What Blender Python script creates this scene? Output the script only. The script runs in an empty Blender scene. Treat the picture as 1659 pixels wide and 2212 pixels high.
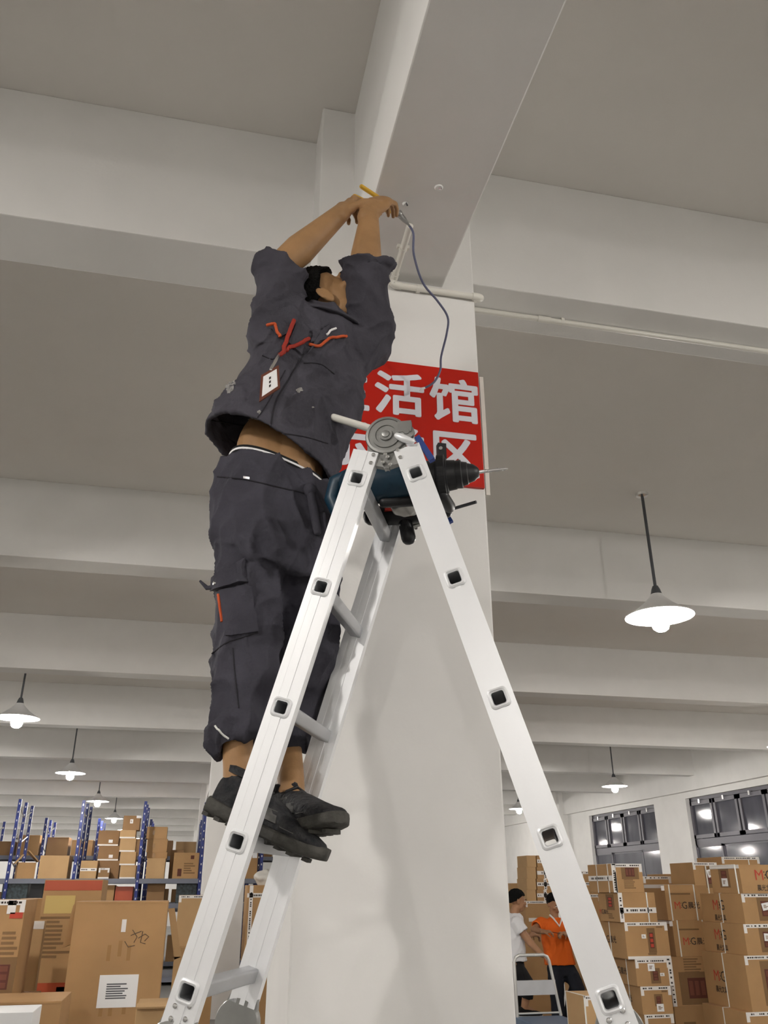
import bpy, bmesh, math, random
import numpy as np
from mathutils import Vector, Matrix, noise
from mathutils.bvhtree import BVHTree

V = Vector
SC = bpy.context.scene
COL = SC.collection
random.seed(7)

# ------------------------------------------------------------------ camera
CAMZ = 1.72
FPX, PX, PY = 1793.46, 829.5, 1106.0
_yaw, _pit, _rol = (math.radians(a) for a in (12.5746, 24.378, -0.1252))
_f = V((math.sin(_yaw)*math.cos(_pit), math.cos(_yaw)*math.cos(_pit), math.sin(_pit)))
_r = V((math.cos(_yaw), -math.sin(_yaw), 0)); _u = _r.cross(_f)
_cr, _sr = math.cos(_rol), math.sin(_rol)
CR, CU, CF = _cr*_r+_sr*_u, -_sr*_r+_cr*_u, _f
CAM = V((0, 0, CAMZ))
cd = bpy.data.cameras.new('camera'); co = bpy.data.objects.new('camera', cd); COL.objects.link(co)
cd.sensor_fit = 'HORIZONTAL'; cd.sensor_width = 36; cd.lens = FPX/1659*36; cd.clip_start = .02; cd.clip_end = 300
co.matrix_world = Matrix(((CR.x, CU.x, -CF.x, 0), (CR.y, CU.y, -CF.y, 0), (CR.z, CU.z, -CF.z, CAMZ), (0, 0, 0, 1)))
SC.camera = co
# ------------------------------------------------------------------ light and exposure
w = bpy.data.worlds.new('night'); SC.world = w; w.use_nodes = True
w.node_tree.nodes['Background'].inputs[0].default_value = (.01, .012, .02, 1)
w.node_tree.nodes['Background'].inputs[1].default_value = .3
BULB_POWER = 190.0
SC.view_settings.view_transform = 'Standard'; SC.view_settings.look = 'None'
SC.view_settings.gamma = 1; SC.view_settings.use_curve_mapping = False
SC.view_settings.exposure = 1.6

def ray(x, y):
    return (CR*((x-PX)/FPX) - CU*((y-PY)/FPX) + CF)
def at(x, y, Y):            # point of the scene on the plane at depth Y
    d = ray(x, y); return CAM + d*(Y/d.y)
def atz(x, y, z):
    d = ray(x, y); return CAM + d*((z-CAMZ)/d.z)

# ------------------------------------------------------------------ materials
def pm(name, rgb, rough=.6, metal=0., var=0., vscale=6., bump=0., bscale=40., spec=.4, rgb2=None, stretch=None, emit=None, detail=4.):
    m = bpy.data.materials.new(name); m.use_nodes = True
    nt = m.node_tree; b = nt.nodes['Principled BSDF']
    b.inputs['Base Color'].default_value = (*rgb, 1); b.inputs['Roughness'].default_value = rough
    b.inputs['Metallic'].default_value = metal; b.inputs['Specular IOR Level'].default_value = spec
    if emit:
        b.inputs['Emission Color'].default_value = (*emit[0], 1); b.inputs['Emission Strength'].default_value = emit[1]
    if var or bump or rgb2:
        tc = nt.nodes.new('ShaderNodeTexCoord'); mp = nt.nodes.new('ShaderNodeMapping')
        nt.links.new(tc.outputs['Object'], mp.inputs['Vector'])
        if stretch: mp.inputs['Scale'].default_value = stretch
    if var or rgb2:
        n = nt.nodes.new('ShaderNodeTexNoise'); n.inputs['Scale'].default_value = vscale; n.inputs['Detail'].default_value = detail
        nt.links.new(mp.outputs[0], n.inputs['Vector'])
        r = nt.nodes.new('ShaderNodeValToRGB')
        a, c = (tuple(v*(1-var) for v in rgb), tuple(min(1, v*(1+var)) for v in rgb)) if not rgb2 else (rgb, rgb2)
        r.color_ramp.elements[0].position = .35; r.color_ramp.elements[1].position = .65
        r.color_ramp.elements[0].color = (*a, 1); r.color_ramp.elements[1].color = (*c, 1)
        nt.links.new(n.outputs[0], r.inputs[0]); nt.links.new(r.outputs[0], b.inputs['Base Color'])
    if bump:
        n2 = nt.nodes.new('ShaderNodeTexNoise'); n2.inputs['Scale'].default_value = bscale; n2.inputs['Detail'].default_value = 3
        nt.links.new(mp.outputs[0], n2.inputs['Vector'])
        bp = nt.nodes.new('ShaderNodeBump'); bp.inputs['Strength'].default_value = bump; bp.inputs['Distance'].default_value = .01
        nt.links.new(n2.outputs[0], bp.inputs['Height']); nt.links.new(bp.outputs[0], b.inputs['Normal'])
    return m

M = dict(
 paint=pm('white_wall_paint', (.80, .79, .77), .85, spec=.2, var=.02, vscale=3, bump=.04, bscale=60),
 ceil=pm('ceiling_paint', (.77, .74, .70), .85, var=.02, vscale=1.2, bump=.05, bscale=30),
 floor=pm('grey_floor', (.24, .235, .22), .45, var=.12, vscale=.8, bump=.03),
 alu=pm('aluminium', (.90, .91, .93), .34, metal=.3, var=.02, vscale=5, bump=.02, bscale=90),
 alud=pm('dull_aluminium', (.50, .51, .53), .42, metal=.6, var=.05),
 steel=pm('hinge_steel', (.30, .30, .29), .36, metal=.75, var=.1, vscale=14),
 chrome=pm('bright_steel', (.8, .8, .8), .2, metal=1.),
 rubber=pm('black_rubber', (.015, .015, .016), .7),
 blackp=pm('black_plastic', (.012, .012, .014), .45),
 bluep=pm('dark_blue_plastic', (.006, .030, .055), .42, var=.15, vscale=10),
 blue2=pm('blue_plastic', (.02, .05, .22), .4),
 redp=pm('red_plastic', (.35, .02, .01), .45),
 yellow=pm('yellow_grip', (.62, .36, .03), .5),
 jacket=pm('work_cloth', (.060, .057, .070), .88, var=.16, vscale=9, bump=.5, bscale=38, spec=.15),
 trous=pm('work_trouser_cloth', (.050, .048, .061), .88, var=.14, vscale=8, bump=.45, bscale=34, spec=.15),
 jdark=pm('seam_shade', (.030, .029, .034), .9, spec=.1, bump=.4),  # seam lines coloured dark to stand for shade in the stitching
 orange=pm('orange_trim', (.52, .085, .022), .8),
 lany=pm('red_ribbon', (.30, .022, .010), .7),
 brownl=pm('brown_leather', (.12, .035, .018), .5),
 white=pm('white_plastic', (.80, .80, .78), .45),
 pvc=pm('pvc_pipe', (.74, .72, .66), .35, var=.03),
 paper=pm('white_paper', (.82, .82, .82), .7),
 cable=pm('grey_blue_cable', (.14, .15, .24), .45),
 skin=pm('tan_skin', (.34, .19, .085), .55, var=.10, vscale=14, bump=.08, bscale=120, spec=.35),
 skin2=pm('warm_skin', (.36, .19, .105), .55, var=.06, vscale=14, spec=.3),
 hair=pm('black_hair', (.004, .004, .004), .8, bump=.8, bscale=160, spec=.15),
 eye=pm('eye_white', (.75, .73, .70), .3), iris=pm('iris', (.02, .012, .008), .2), lip=pm('lips', (.30, .10, .07), .5),
 shoeb=pm('black_shoe_fabric', (.006, .007, .010), .8, bump=.6, bscale=90, rgb2=(.035, .034, .036), vscale=38),
 shoeg=pm('grey_shoe_suede', (.085, .082, .078), .8, var=.4, vscale=40),
 sole=pm('worn_shoe_sole', (.060, .057, .050), .75, var=.35, vscale=22, bump=.5, bscale=50),
 red=pm('sign_red', (.50, .012, .004), .35, spec=.35),
 letter=pm('sign_white_letter', (.74, .74, .80), .5),
 card=pm('cardboard', (.40, .235, .105), .8, var=.07, vscale=2.5, bump=.05, bscale=25),
 card2=pm('pale_cardboard', (.47, .30, .145), .8, var=.06, vscale=2.5, bump=.05, bscale=25),
 card3=pm('dark_cardboard', (.27, .155, .072), .82, var=.08, vscale=2.5, bump=.05, bscale=25),
 tape=pm('white_tape', (.76, .73, .70), .3), tapeb=pm('brown_tape', (.33, .185, .075), .25), taper=pm('red_tape', (.42, .075, .03), .35),
 strap=pm('plastic_strap', (.74, .74, .70), .35),
 pred=pm('print_red', (.45, .055, .03), .7), pblk=pm('print_black', (.03, .022, .018), .7),
 pbrn=pm('print_dark_red', (.10, .028, .016), .7), pfad=pm('print_faded', (.20, .115, .05), .8),
 ylab=pm('yellow_label', (.55, .40, .14), .7),
 rackb=pm('rack_blue', (.015, .028, .16), .45, var=.2, vscale=12), rackg=pm('rack_grey', (.16, .17, .21), .45), rackw=pm('rack_galvanised', (.62, .62, .60), .35, metal=.5),
 frame=pm('window_frame_metal', (.135, .13, .15), .45), glass=pm('night_window_glass', (.050, .052, .070), .07, spec=.6, rgb2=(.09, .09, .11), vscale=1.6, stretch=(1, 1, .4)),
 dark=pm('plain_black', (.006, .006, .008), .5),  # even black of the box under the rack shelf
 shade=pm('enamel_shade', (.80, .80, .80), .35), rod=pm('grey_rod', (.10, .105, .115), .4, metal=.3),
 bulb=pm('lit_bulb', (1, 1, 1), .5, emit=((1.0, .955, .90), BULB_POWER)),
 shirtw=pm('white_shirt', (.74, .74, .76), .85, bump=.4, bscale=14), shirto=pm('orange_shirt', (.78, .135, .008), .8, bump=.35, bscale=14),
 navy=pm('dark_navy_trousers', (.007, .009, .016), .85, bump=.3, bscale=14), black=pm('black_cloth', (.006, .006, .007), .9),
 trolb=pm('blue_grey_steel', (.13, .18, .26), .5), teal=pm('pale_teal_print', (.45, .58, .58), .6), clear=pm('milky_plastic_bag', (.62, .60, .56), .25),
 bin=pm('smoked_bin', (.03, .045, .05), .3, var=.5, vscale=20), mark=pm('marker_ink', (.07, .05, .035), .7),
)

# ------------------------------------------------------------------ mesh helpers
def tag(o, label=None, cat=None, group=None, kind=None):
    if label: o['label'] = label
    if cat: o['category'] = cat
    if group: o['group'] = group
    if kind: o['kind'] = kind
    return o
def link(name, mesh, parent=None):
    o = bpy.data.objects.new(name, mesh); COL.objects.link(o)
    if parent is not None: o.parent = parent
    return o
ORG = {}                                     # things whose parts are given in world coordinates
def thing(name, label, cat, loc=(0, 0, 0), rotz=0., group=None, world=False):
    o = bpy.data.objects.new(name, None); COL.objects.link(o); o.empty_display_size = .1
    o.location = loc; o.rotation_euler = (0, 0, rotz)
    tag(o, label, cat, group)
    if world: ORG[o.name] = V(loc)
    return o
def origin_of(p):
    while p is not None and p.parent is not None: p = p.parent
    return ORG.get(p.name, V((0, 0, 0))) if p is not None else V((0, 0, 0))
def perp(d):
    d = d.normalized(); a = V((0, 0, 1)) if abs(d.z) < .9 else V((1, 0, 0))
    x = d.cross(a).normalized(); return x, d.cross(x).normalized()
class MB:
    def __init__(s): s.v = []; s.f = []; s.mi = []; s.cur = 0
    def add(s, vs, fs):
        n = len(s.v); s.v += [tuple(p) for p in vs]
        for f in fs: s.f.append(tuple(i+n for i in f)); s.mi.append(s.cur)
        return s
    def box(s, c, size, rot=None):
        c = V(c); h = V(size)/2; R = rot or Matrix.Identity(3)
        vs = [c + R @ V((sx*h.x, sy*h.y, sz*h.z)) for sx in (-1, 1) for sy in (-1, 1) for sz in (-1, 1)]
        return s.add(vs, [(0, 1, 3, 2), (4, 6, 7, 5), (0, 4, 5, 1), (2, 3, 7, 6), (0, 2, 6, 4), (1, 5, 7, 3)])
    def span(s, a, b): a = V(a); b = V(b); return s.box((a+b)/2, b-a)
    def ringloft(s, rings, cap0=True, cap1=True):
        n = len(rings[0]); vs = [p for r in rings for p in r]; fs = []
        for k in range(len(rings)-1):
            for i in range(n):
                j = (i+1) % n; fs.append((k*n+i, k*n+j, (k+1)*n+j, (k+1)*n+i))
        if cap0: fs.append(tuple(range(n-1, -1, -1)))
        if cap1: fs.append(tuple((len(rings)-1)*n+i for i in range(n)))
        return s.add(vs, fs)
    def tube(s, path, rad, n=12, caps=True):
        path = [V(p) for p in path]; k = len(path)
        rad = rad if isinstance(rad, (list, tuple)) else [rad]*k
        d0 = (path[1]-path[0]); x, y = perp(d0); rings = []
        for i, p in enumerate(path):
            d = (path[min(i+1, k-1)]-path[max(i-1, 0)]).normalized()
            x = (x - d*x.dot(d)).normalized(); y = d.cross(x)
            rings.append([p + (x*math.cos(a)+y*math.sin(a))*rad[i] for a in (2*math.pi*j/n for j in range(n))])
        return s.ringloft(rings, caps, caps)
    def caps(s, path, rad, n=14):            # tube with rounded ends
        path = [V(p) for p in path]; rad = list(rad)
        a, b = (path[0]-path[1]).normalized(), (path[-1]-path[-2]).normalized()
        pp, rr = [], []
        for t in (1., .8, .45): pp.append(path[0]+a*rad[0]*t); rr.append(rad[0]*max(.02, math.sqrt(1-t*t)))
        pp += path; rr += rad
        for t in (.45, .8, 1.): pp.append(path[-1]+b*rad[-1]*t); rr.append(rad[-1]*max(.02, math.sqrt(1-t*t)))
        return s.tube(pp, rr, n)
    def ell(s, c, r, R=None, nu=16, nv=10):
        c = V(c); R = R or Matrix.Identity(3); r = r if hasattr(r, '__len__') else (r, r, r); rings = []
        for i in range(nv+1):
            t = math.pi*i/nv; st, ct = max(.01, math.sin(t)), math.cos(t)
            rings.append([c + R @ V((r[0]*st*math.cos(p), r[1]*st*math.sin(p), r[2]*ct)) for p in (-2*math.pi*j/nu for j in range(nu))])
        return s.ringloft(rings)
    def lathe(s, prof, c=(0, 0, 0), axis=None, n=24, close=False):
        c = V(c); z = V(axis or (0, 0, 1)).normalized(); x, y = perp(z)
        rings = [[c + z*h + (x*math.cos(a)+y*math.sin(a))*max(r, .0002) for a in (2*math.pi*j/n for j in range(n))] for r, h in prof]
        if close: rings.append(rings[0]); return s.ringloft(rings, False, False)
        return s.ringloft(rings)
    def prism(s, poly, fr, t0, t1):          # 2D polygon in frame fr=(origin, x, y, n)
        o, x, y, n = fr
        a = [o+x*p[0]+y*p[1]+n*t0 for p in poly]; b = [o+x*p[0]+y*p[1]+n*t1 for p in poly]
        return s.ringloft([a, b])
    def mesh(s, name, mats, off=V((0, 0, 0)), smooth=False, bevel=0.):
        me = bpy.data.meshes.new(name)
        me.from_pydata([(p[0]-off.x, p[1]-off.y, p[2]-off.z) for p in s.v], [], s.f)
        for m in (mats if isinstance(mats, (list, tuple)) else [mats]): me.materials.append(M[m] if isinstance(m, str) else m)
        me.polygons.foreach_set('material_index', s.mi)
        bm = bmesh.new(); bm.from_mesh(me)
        bmesh.ops.recalc_face_normals(bm, faces=bm.faces)
        if bevel: bmesh.ops.bevel(bm, geom=list(bm.edges), offset=bevel, segments=2, affect='EDGES', profile=.6)
        bm.to_mesh(me); bm.free()
        if smooth:
            for p in me.polygons: p.use_smooth = True
            if smooth != 'all':
                try: me.set_sharp_from_angle(angle=math.radians(40))
                except Exception: pass
        me.update(); return me
    def build(s, name, mats, parent=None, smooth=False, bevel=0.):
        return link(name, s.mesh(name, mats, origin_of(parent), smooth, bevel), parent)
def struct(o): o['kind'] = 'structure'; return o
def remesh(mb, voxel, smooth=3, fac=.5):
    me = mb.mesh('tmp', []); o = bpy.data.objects.new('tmp', me); COL.objects.link(o)
    r = o.modifiers.new('r', 'REMESH'); r.mode = 'VOXEL'; r.voxel_size = voxel; r.use_smooth_shade = True
    if smooth:
        q = o.modifiers.new('s', 'SMOOTH'); q.factor = fac; q.iterations = smooth
    dg = bpy.context.evaluated_depsgraph_get(); dg.update()
    out = bpy.data.meshes.new_from_object(o.evaluated_get(dg))
    bpy.data.objects.remove(o); bpy.data.meshes.remove(me)
    for p in out.polygons: p.use_smooth = True
    return out
def displace(me, fn):
    co_ = [v.co.copy() for v in me.vertices]; no = [v.normal.copy() for v in me.vertices]
    for v, c, n in zip(me.vertices, co_, no): v.co = c + n*fn(c, n)
    me.update()
def finish(me, name, mat, parent):
    me.materials.clear(); me.materials.append(M[mat])
    off = origin_of(parent); me.transform(Matrix.Translation(-off)); me.name = name
    return link(name, me, parent)
_TXT = {}
def text_mesh(s, bold=.0, ext=.0):           # lettering as a mesh in the XY plane, 1 unit high
    k = (s, bold, ext)
    if k in _TXT: return _TXT[k]
    c = bpy.data.curves.new('t', 'FONT'); c.body = s; c.offset = bold; c.extrude = ext; c.resolution_u = 2
    o = bpy.data.objects.new('t', c); COL.objects.link(o)
    dg = bpy.context.evaluated_depsgraph_get(); dg.update()
    me = bpy.data.meshes.new_from_object(o.evaluated_get(dg)); bpy.data.objects.remove(o)
    vs = [v.co.copy() for v in me.vertices]; fs = [tuple(p.vertices) for p in me.polygons]; bpy.data.meshes.remove(me)
    xs = [v.x for v in vs]; ys = [v.y for v in vs]
    cx, cy, wd, ht = (min(xs)+max(xs))/2, (min(ys)+max(ys))/2, max(xs)-min(xs), max(ys)-min(ys)
    _TXT[k] = ([V((v.x-cx, v.y-cy, v.z)) for v in vs], fs, wd, ht); return _TXT[k]
def put_text(mb, s, fr, width, height, bold=0., ext=0., n0=.0):
    vs, fs, wd, ht = text_mesh(s, bold, ext); o, x, y, n = fr
    mb.add([o + x*(v.x*width/wd) + y*(v.y*height/ht) + n*(n0+v.z) for v in vs], fs)

# ================================================================== the hall
X0, X1, Y0, Y1, ZC = -13.5, 11.6, -8.0, 48.0, 4.78
CX0, CX1, CY0, CY1 = .300, .937, 2.53, 3.13
struct(MB().span((X0, Y0, -.1), (X1+.3, Y1, 0)).build('floor', 'floor'))
struct(MB().span((X0, Y0, ZC), (X1+.3, Y1, ZC+.15)).build('ceiling', 'ceil'))
struct(MB().span((X0-.2, Y0, 0), (X0, Y1, ZC)).build('wall_left', 'paint'))
struct(MB().span((X0, Y1, 0), (X1+.3, Y1+.2, ZC)).build('wall_end', 'paint'))
struct(MB().span((X0, Y0-.2, 0), (X1+.3, Y0, ZC)).build('wall_back', 'paint'))
WIN = [(15.05, 18.9), (20.4, 24.2)]; ZS, ZH = .95, 3.66
wr = MB(); ya = Y0
for a, b in WIN+[(Y1, Y1)]:
    wr.span((X1, ya, 0), (X1+.3, a, ZC))
    if b > a: wr.span((X1, a, 0), (X1+.3, b, ZS)); wr.span((X1, a, ZH), (X1+.3, b, ZC))
    ya = b
struct(wr.build('wall_right', 'paint'))
struct(MB().span((X1-.12, Y0, 3.82), (X1, Y1, ZC)).build('trim_1', 'paint'))
struct(MB().span((X1-.135, Y0, 3.80), (X1, Y1, 3.825)).build('trim_2', 'paint'))
for k in range(-2, 12):
    y = 2.722+3.862*k
    struct(MB().span((X0, y, 4.11), (X1, y+.28, ZC)).build('ceiling_beam', 'paint', bevel=.006))
for x in (.44, -10.6):
    struct(MB().span((x, Y0, 3.9), (x+.365, Y1, ZC)).build('main_beam', 'paint', bevel=.006))
    for k in range(-1, 4):
        yy = CY0+11.586*k
        if yy > Y0: struct(MB().span((x-.14, yy, 0), (x+.497, yy+.60, ZC)).build('column', 'paint', bevel=.007))
for k in range(0, 4):
    yy = CY0+11.586*k
    struct(MB().span((X1-.26, yy, 0), (X1, yy+.6, ZC)).build('wall_pier', 'paint'))
for wi, (a, b) in enumerate(WIN):
    W = thing('window_%d' % (wi+1), None, None, (X1+.13, a, ZS), world=True); W['kind'] = 'structure'
    xf = X1+.13; n = 4; st = (b-a)/n; zt = 2.68
    o = MB()
    for q in ((a, ZS, a+.06, ZH), (b-.06, ZS, b, ZH), (a, ZH-.07, b, ZH), (a, ZS, b, ZS+.06), (a, zt-.07, b, zt+.07)):
        o.span((xf-.03, q[0], q[1]), (xf+.05, q[2], q[3]))
    o.build('outer_frame', 'frame', W)
    for i in range(n):
        u0, u1 = a+i*st+.03, a+(i+1)*st-.03; z0, z1 = zt+.08, ZH-.08
        s = MB()
        for q in ((u0, z0, u0+.075, z1), (u1-.075, z0, u1, z1), (u0, z0, u1, z0+.08), (u0, z1-.09, u1, z1)):
            s.span((xf-.055, q[0], q[1]), (xf+.02, q[2], q[3]))
        so = s.build('sash', 'frame', W)
        MB().span((xf-.012, u0+.07, z0+.07), (xf-.004, u1-.07, z1-.08)).build('pane', 'glass', so)
        MB().span((xf-.09, (u0+u1)/2-.03, z1-.06), (xf-.055, (u0+u1)/2+.03, z1+.03)).build('latch', 'chrome', so)
    for i, (u0, u1) in enumerate([(a+.05, a+.28*(b-a)), (a+.28*(b-a), a+.72*(b-a)), (a+.72*(b-a), b-.05)]):
        s = MB(); z0, z1 = ZS+.05, zt-.06; xo = xf-.02+.03*(i % 2)
        for q in ((u0, z0, u0+.05, z1), (u1-.05, z0, u1, z1), (u0, z1-.05, u1, z1), (u0, z0, u1, z0+.05)):
            s.span((xo-.015, q[0], q[1]), (xo+.015, q[2], q[3]))
        so = s.build('sliding_sash', 'frame', W)
        MB().span((xo-.005, u0+.04, z0+.04), (xo+.003, u1-.04, z1-.04)).build('pane', 'glass', so)

# ------------------------------------------------------------------ pendant lamps
def make_lamp():
    t = thing('pendant_lamp', 'white conical pendant lamp hanging on a grey rod from the hall ceiling', 'lamp', group='pendant lamps hanging in rows from the ceiling')
    MB().lathe([(.0, 0), (.055, 0), (.05, -.02), (.012, -.03), (0, -.03)]).build('canopy', 'chrome', t, True)
    MB().tube([(0, 0, -.02), (0, 0, -.84)], .013, 10).build('rod', 'rod', t, True)
    MB().lathe([(0, -.83), (.022, -.83), (.035, -.86), (.045, -.90), (.045, -.94), (.03, -.945), (0, -.945)]).build('socket', 'rod', t, True)
    MB().lathe([(.045, -.90), (.06, -.925), (.12, -.985), (.20, -1.045), (.268, -1.080), (.268, -1.088), (.198, -1.053), (.118, -.993), (.055, -.935), (.04, -.91)], n=32, close=True).build('lamp_shade', 'shade', t, True)
    MB().lathe([(0, -1.212), (.035, -1.205), (.058, -1.187), (.071, -1.152), (.070, -1.12), (.055, -1.085), (.03, -1.05), (.026, -.945), (0, -.945)][::-1], n=14).build('bulb', 'bulb', t, True)
    return t
def dup(root, loc, rotz=0.):
    r = root.copy(); COL.objects.link(r); r.location = loc; r.rotation_euler = (0, 0, rotz)
    for ch in list(root.children):
        c = ch.copy(); COL.objects.link(c); c.parent = r
        for g in list(ch.children):
            d = g.copy(); COL.objects.link(d); d.parent = c
    return r
lamp = make_lamp(); first = True
SHOWN = {(3.54, 1): 'white pendant lamp hanging alone on the window side nearest the column', (8.85, 3): 'white pendant lamp hanging in front of the windows', (8.85, 4): 'white pendant lamp beyond the right ladder leg, near the window wall',
         (-2.22, 2): 0, (-2.22, 3): 0, (-2.22, 4): 0, (-2.22, 5): 0, (-2.22, 6): 0, (-2.22, 7): 0, (-2.22, 8): 0,
         **{q: 'far pendant lamp behind the column, seen only as a reflection in the window panes' for q in ((3.54, 5), (3.54, 6), (3.54, 7), (8.85, 5))}, (-7.9, 8): 'small far pendant lamp seen between the rack uprights'}
OUTSIDE = {(x, k) for x in (-7.9, -2.22, 3.54, 8.85) for k in (-1, 0)} | {(-7.9, k) for k in range(1, 8)} | {(-2.22, 1), (8.85, 1), (8.85, 2)}
for (x, k) in list(SHOWN)+sorted(OUTSIDE):
    loc = (x, .1+5.66*k, ZC)
    if first: lamp.location = loc; o_ = lamp; first = False
    else: o_ = dup(lamp, loc)
    if (x, k) in SHOWN: tag(o_, SHOWN[(x, k)] or 'white pendant lamp in the row hanging above the storage rack aisle', group='pendant lamps hanging in rows from the ceiling')
    else:
        o_.name = 'pendant_lamp_offscreen'; tag(o_, 'white pendant lamp of the same rows, hanging outside the picture', group='pendant lamps outside the picture')
        for c_ in o_.children:
            if c_.name.startswith('bulb'): c_.name = 'bulb_offscreen'

# ================================================================== the ladder
LA = math.radians(23.507); LU = V((math.cos(LA), -math.sin(LA), 0)); LV = V((math.sin(LA), math.cos(LA), 0)); LZ = V((0, 0, 1))
LO = V((.393, 1.728, CAMZ+1.129)); LW = .3665; RS = .28; S0 = .2475
TL, TR = math.radians(16.68), math.radians(16.91)
def leg(side, s, w=0., dn=0., du=0.):        # point on a leg, s metres along it from the virtual apex
    t = TL if side < 0 else TR
    d = LU*(side*math.sin(t)) - LZ*math.cos(t); nrm = LU*(side*math.cos(t)) + LZ*math.sin(t)
    return LO + d*s + nrm*dn + LV*w
ladder = thing('folding_ladder', 'aluminium folding step ladder standing open in front of the white column', 'ladder', (LO.x, LO.y, 0), world=True)
RT, RW = .026, .064                           # rail thickness along the rung, width
def rail(side, w, s0, s1, rungs, outward):
    d = (leg(side, 1)-leg(side, 0)); t = TL if side < 0 else TR
    nrm = leg(side, 0, 0, 1)-leg(side, 0); mb = MB()
    def seg(sa, sb, na, nb, wa, wb):
        o = LO + LV*w
        vs = [o+d*sx+nrm*nx+LV*wx for sx in (sa, sb) for nx in (na, nb) for wx in (wa, wb)]
        mb.add(vs, [(0, 1, 3, 2), (4, 6, 7, 5), (0, 4, 5, 1), (2, 3, 7, 6), (0, 2, 6, 4), (1, 5, 7, 3)])
    h = .0145
    for sgn in (-1, 1):                       # solid strips beside the rung openings, with a raised outer band
        a, b = sorted((sgn*h, sgn*RW/2)); seg(s0, s1, a, b, -RT/2, RT/2)
    cuts = [s0] + [c for r in rungs for c in (r-h, r+h)] + [s1]
    for i in range(0, len(cuts), 2):
        seg(cuts[i], cuts[i+1], -h, h, -RT/2+.0004, RT/2-.0004)
        seg(cuts[i], cuts[i+1], -.006, .006, -RT/2-.001, RT/2+.001)
    return mb.build('rail', 'alu', ladder)
def rsq(c, x, y, r, rr, n=5):                 # rounded square ring
    out = []
    for k in range(4):
        cx, cy = ((1, 1), (-1, 1), (-1, -1), (1, -1))[k]
        for i in range(n):
            a = math.pi/2*(k + i/(n-1)); out.append(c + x*(cx*(r-rr)+rr*math.cos(a)) + y*(cy*(r-rr)+rr*math.sin(a)))
    return out
def rung(side, s):
    d = (leg(side, 1)-leg(side, 0)); nrm = leg(side, 0, 0, 1)-leg(side, 0)
    c0, c1 = leg(side, s, -RT/2-.003), leg(side, s, LW+RT/2+.003); mb = MB()
    rings = [rsq(c0, nrm, d, .0155, .006), rsq(c1, nrm, d, .0155, .006), rsq(c1, nrm, d, .0135, .005), rsq(c0, nrm, d, .0135, .005)]
    rings.append(rings[0]); mb.ringloft(rings, False, False)
    ro = mb.build('rung', 'alud', ladder, True)
    for c, sg in ((leg(side, s, -RT/2), -1), (leg(side, s, LW+RT/2), 1)):
        k = MB(); r_ = [rsq(c, nrm, d, .0215, .009), rsq(c+LV*sg*.0035, nrm, d, .0205, .009), rsq(c+LV*sg*.005, nrm, d, .0175, .007), rsq(c+LV*sg*.002, nrm, d, .0132, .005), rsq(c-LV*sg*.002, nrm, d, .0132, .005)]
        r_.append(r_[0]); k.ringloft(r_, False, False); k.build('rung_collar', 'alu', ro, True)
SEC = [(.172, 1.432, [S0+RS*k for k in range(5)]), (1.508, 2.955, [1.60+RS*k for k in range(5)])]
for side in (-1, 1):
    for s0, s1, rg in SEC:
        for w in (0, LW): rail(side, w, s0, s1, rg, 1)
        for s in rg: rung(side, s)
    for w in (0, LW):
        d = leg(side, 1)-leg(side, 0); nrm = leg(side, 0, 0, 1)-leg(side, 0)
        f = MB(); c = leg(side, 2.955, w); f.ringloft([rsq(c-d*.03, nrm, LV, .036, .008), rsq(c+d*.018, nrm, LV, .036, .008)]); f.build('rubber_foot', 'rubber', ladder)
def disc_hinge(c, w, dirs, part='hinge', lever=False):
    s = -1 if w < .1 else 1                    # which way is outside
    c = c + LV*w
    mb = MB(); mb.lathe([(0, -.013), (.050, -.013), (.052, -.009), (.052, .009), (.050, .013), (.044, .0135), (.043, .0105), (.036, .0105), (.035, .014), (.026, .014), (.025, .011), (.017, .011), (.016, .016), (.010, .016), (.009, .019), (.004, .020), (0, .020)], c, LV*s, 36)
    h = mb.build(part, 'steel', ladder, True)
    for dd in dirs:                            # steel tongue that runs into the rail
        nn = LV.cross(dd).normalized()
        k = MB(); k.prism([(-.050, -.01), (.050, -.01), (.0315, .060), (.0315, .084), (-.0315, .084), (-.0315, .060)], (c, nn, dd, LV*s), -.010, .0075)
        k.build('tongue', 'steel', h)
        for q in (-.014, .014):
            for e in (.052, .074):
                p = c + dd*(e+.0) + nn*(q*1.0) + LV*s*.0145
                MB().lathe([(0, -.002), (.0050, -.002), (.0050, .0008), (.0035, .0022), (0, .0024)], p+dd*(.008 if q > 0 else 0), LV*s, 12).build('rivet', 'chrome', h, True)
    if lever:
        k = MB(); dR = dirs[1]; nn = LV.cross(dR).normalized()
        k.box(c+LU*.047+LZ*.012+LV*s*.016, (.034, .014, .03), Matrix((LU, LV, LZ)).transposed())
        k.lathe([(0, 0), (.019, 0), (.019, .012), (.008, .013), (.007, .016), (0, .016)], c+LU*.052+LZ*(-.002)+LV*s*.008, LV*s, 20)
        k.build('lock_body', 'steel', h, True)
        MB().caps([c+LU*.030-LZ*.012+LV*s*.022, c+LU*.046-LZ*.024+LV*s*.026, c+LU*.064-LZ*.030+LV*s*.02], [.008, .0095, .008], 10).build('lock_tongue', 'alu', h, True)
        MB().box(c+LU*.093-LZ*.045+LV*s*.004, (.014, .016, .075), Matrix.Rotation(LA*-1, 3, 'Z') @ Matrix.Rotation(math.radians(-28), 3, 'Y')).build('lock_lever', 'blue2', h)
dl = (leg(-1, 1)-leg(-1, 0)); dr = (leg(1, 1)-leg(1, 0))
for w in (0, LW):
    disc_hinge(LO-LZ*.125, w, (dl, dr), lever=True)
    disc_hinge(leg(-1, 1.47), w, (dl, -dl)); disc_hinge(leg(1, 1.47), w, (dr, -dr))
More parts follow.
